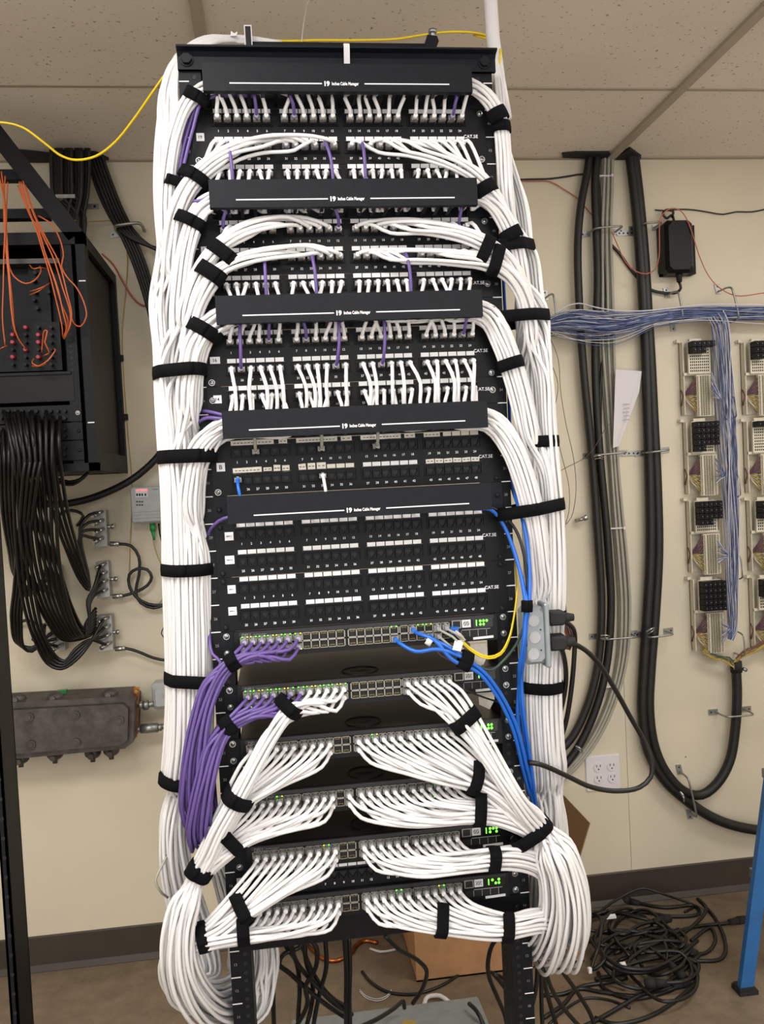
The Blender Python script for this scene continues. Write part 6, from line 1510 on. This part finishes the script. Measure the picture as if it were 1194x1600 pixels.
HC = [('leftmost hanging cord below the rack', [(432, 1462, .2), (430, 1500, .22), (427, 1540, .25), (428, 1600, .28), (430, 1640, .3)]),
 ('hanging cord crossing to the left below the rack', [(478, 1462, .22), (468, 1480, .22), (444, 1490, .22), (436, 1505, .22), (452, 1520, .24), (480, 1545, .26), (510, 1570, .3), (540, 1590, .32)]),
 ('hanging cord with curve beside the left post', [(440, 1462, .24), (448, 1480, .24), (462, 1500, .25), (468, 1540, .27), (466, 1590, .3), (466, 1640, .3)]),
 ('hanging cord slanting right toward the power unit', [(452, 1462, .2), (462, 1500, .22), (490, 1535, .26), (525, 1570, .32), (550, 1585, .36)]),
 ('hanging cord making a bow in the middle', [(482, 1462, .22), (494, 1480, .22), (494, 1510, .23), (478, 1540, .25), (480, 1570, .28), (460, 1610, .3)]),
 ('hanging cord falling nearly straight, fourth from left', [(476, 1462, .26), (478, 1500, .26), (488, 1535, .27), (487, 1570, .3), (480, 1600, .3)]),
 ('hanging cord falling straight then bending left', [(508, 1462, .24), (510, 1510, .25), (500, 1550, .28), (492, 1590, .3), (486, 1630, .3)]),
 ('left cord of the straight middle pair', [(538, 1460, .25), (541, 1510, .26), (541, 1560, .28), (541, 1600, .3), (541, 1640, .3)]),
 ('right cord of the straight middle pair', [(545, 1460, .27), (547, 1510, .27), (546, 1560, .28), (547, 1600, .3), (547, 1640, .3)]),
 ('cord crossing from middle pair back to the left post', [(545, 1575, .34), (520, 1560, .33), (495, 1530, .3), (480, 1500, .28), (470, 1470, .26)]),
 ('cord descending right then back to the power unit', [(602, 1462, .3), (622, 1482, .32), (655, 1502, .36), (667, 1518, .38), (660, 1545, .4), (645, 1568, .42)]),
 ('cord arched over the power unit edge', [(560, 1606, .3), (590, 1592, .35), (618, 1574, .42), (630, 1564, .45), (632, 1575, .46)]),
 ('cord over the right corner of the power unit', [(733, 1568, .45), (745, 1580, .42), (755, 1600, .4), (760, 1630, .4)]),
 ('loop of cord left of the right post', [(783, 1460, .2), (770, 1475, .22), (763, 1500, .24), (764, 1525, .26), (778, 1560, .28), (790, 1590, .3), (796, 1630, .3)]),
 ('second cord crossing behind the right post', [(772, 1522, .3), (785, 1538, .32), (800, 1560, .34), (815, 1600, .36)]),
 ('inner black cord running down the right post back', [(838, 1465, .12), (840, 1500, .12), (838, 1540, .12), (828, 1580, .12), (815, 1600, .12)]),
 ('cord slanting right from the right post to the floor', [(842, 1440, .16), (850, 1480, .2), (880, 1520, .3), (905, 1555, .35), (925, 1590, .36), (935, 1630, .36)]),
 ('cord falling steeply right of the right post', [(846, 1480, .18), (850, 1530, .22), (860, 1570, .26), (872, 1610, .28)])]
for lab, L in HC: wire('power_cable', 'black '+lab, 'power cord', L, .0047, M['blkcable'], group='black cords hanging under the rack')
for k, (px, py) in enumerate(((600, 1478), (680, 1552))):
    L = [atz(px-22, py+4, .004), atz(px-5, py+9, .004), atz(px+22, py+5, .004)] if k == 0 else [atz(px-18, py+20, .004), atz(px-12, py+6, .012), atz(px+8, py+4, .012), atz(px+22, py+14, .004)]
    wire('wire', ('white wire offcut on the floor beside the cardboard box', 'white cable end on the floor behind the power unit')[k], 'wire', L, .0035 if k == 0 else .006, M['whitepl'], world=True)
P = [atz(x, y, .006) for x, y in ((482, 1478), (495, 1490), (505, 1498), (525, 1501), (548, 1490), (556, 1478), (570, 1470), (590, 1473))]
wire('rope', 'copper-red braided cord lying on the floor behind the rack', 'cord', P, .006, M['copper'], world=True)
for k in range(2):
    P = [atz(x, y+k*3, .003) for x, y in ((562, 1546), (572, 1556), (590, 1561), (604, 1556), (612, 1546))]
    wire('wire', ('thin grey scrap wire curl on the floor', 'thin grey scrap wire curl on the floor just below another')[k], 'wire', P, .0011, M['jwhite'], world=True)

# ------------------------------------------------------------------ light: fluorescent troffers in the ceiling
def troffer(x, y, p, label, rot=0):
    o = thing('ceiling_light', label, 'ceiling light', (x, y, CEIL), 'ceiling lights')
    b = MB(); w, d = .61, .305
    b.box((-w, -d, -.006), (w, -d+.02, 0)); b.box((-w, d-.02, -.006), (w, d, 0)); b.box((-w, -d, -.006), (-w+.02, d, 0)); b.box((w-.02, -d, -.006), (w, d, 0)); b.build('frame', M['whitepl'], o)
    l = bpy.data.lights.new('troffer', 'AREA'); l.shape = 'RECTANGLE'; l.size = 1.16; l.size_y = .56; l.energy = p; l.color = (1.0, .975, .94)
    lo = bpy.data.objects.new('troffer_lamp', l); COL.objects.link(lo); lo.parent = o; lo.location = (0, 0, -.008)
troffer(-.855, -.80, 21, 'ceiling light nearest the rack, above the camera')
troffer(1.585, -.15, 14, 'ceiling light over the right side wall, right of the rack')
troffer(.365, -2.0, 16, 'ceiling light behind the camera at right')
w = bpy.data.worlds.new('world'); SC.world = w; w.use_nodes = True
w.node_tree.nodes['Background'].inputs[0].default_value = (1, .975, .94, 1); w.node_tree.nodes['Background'].inputs[1].default_value = 1.08
SC.view_settings.view_transform = 'Standard'; SC.view_settings.look = 'None'; SC.view_settings.exposure = 0.78; SC.view_settings.gamma = 1; SC.view_settings.use_curve_mapping = False
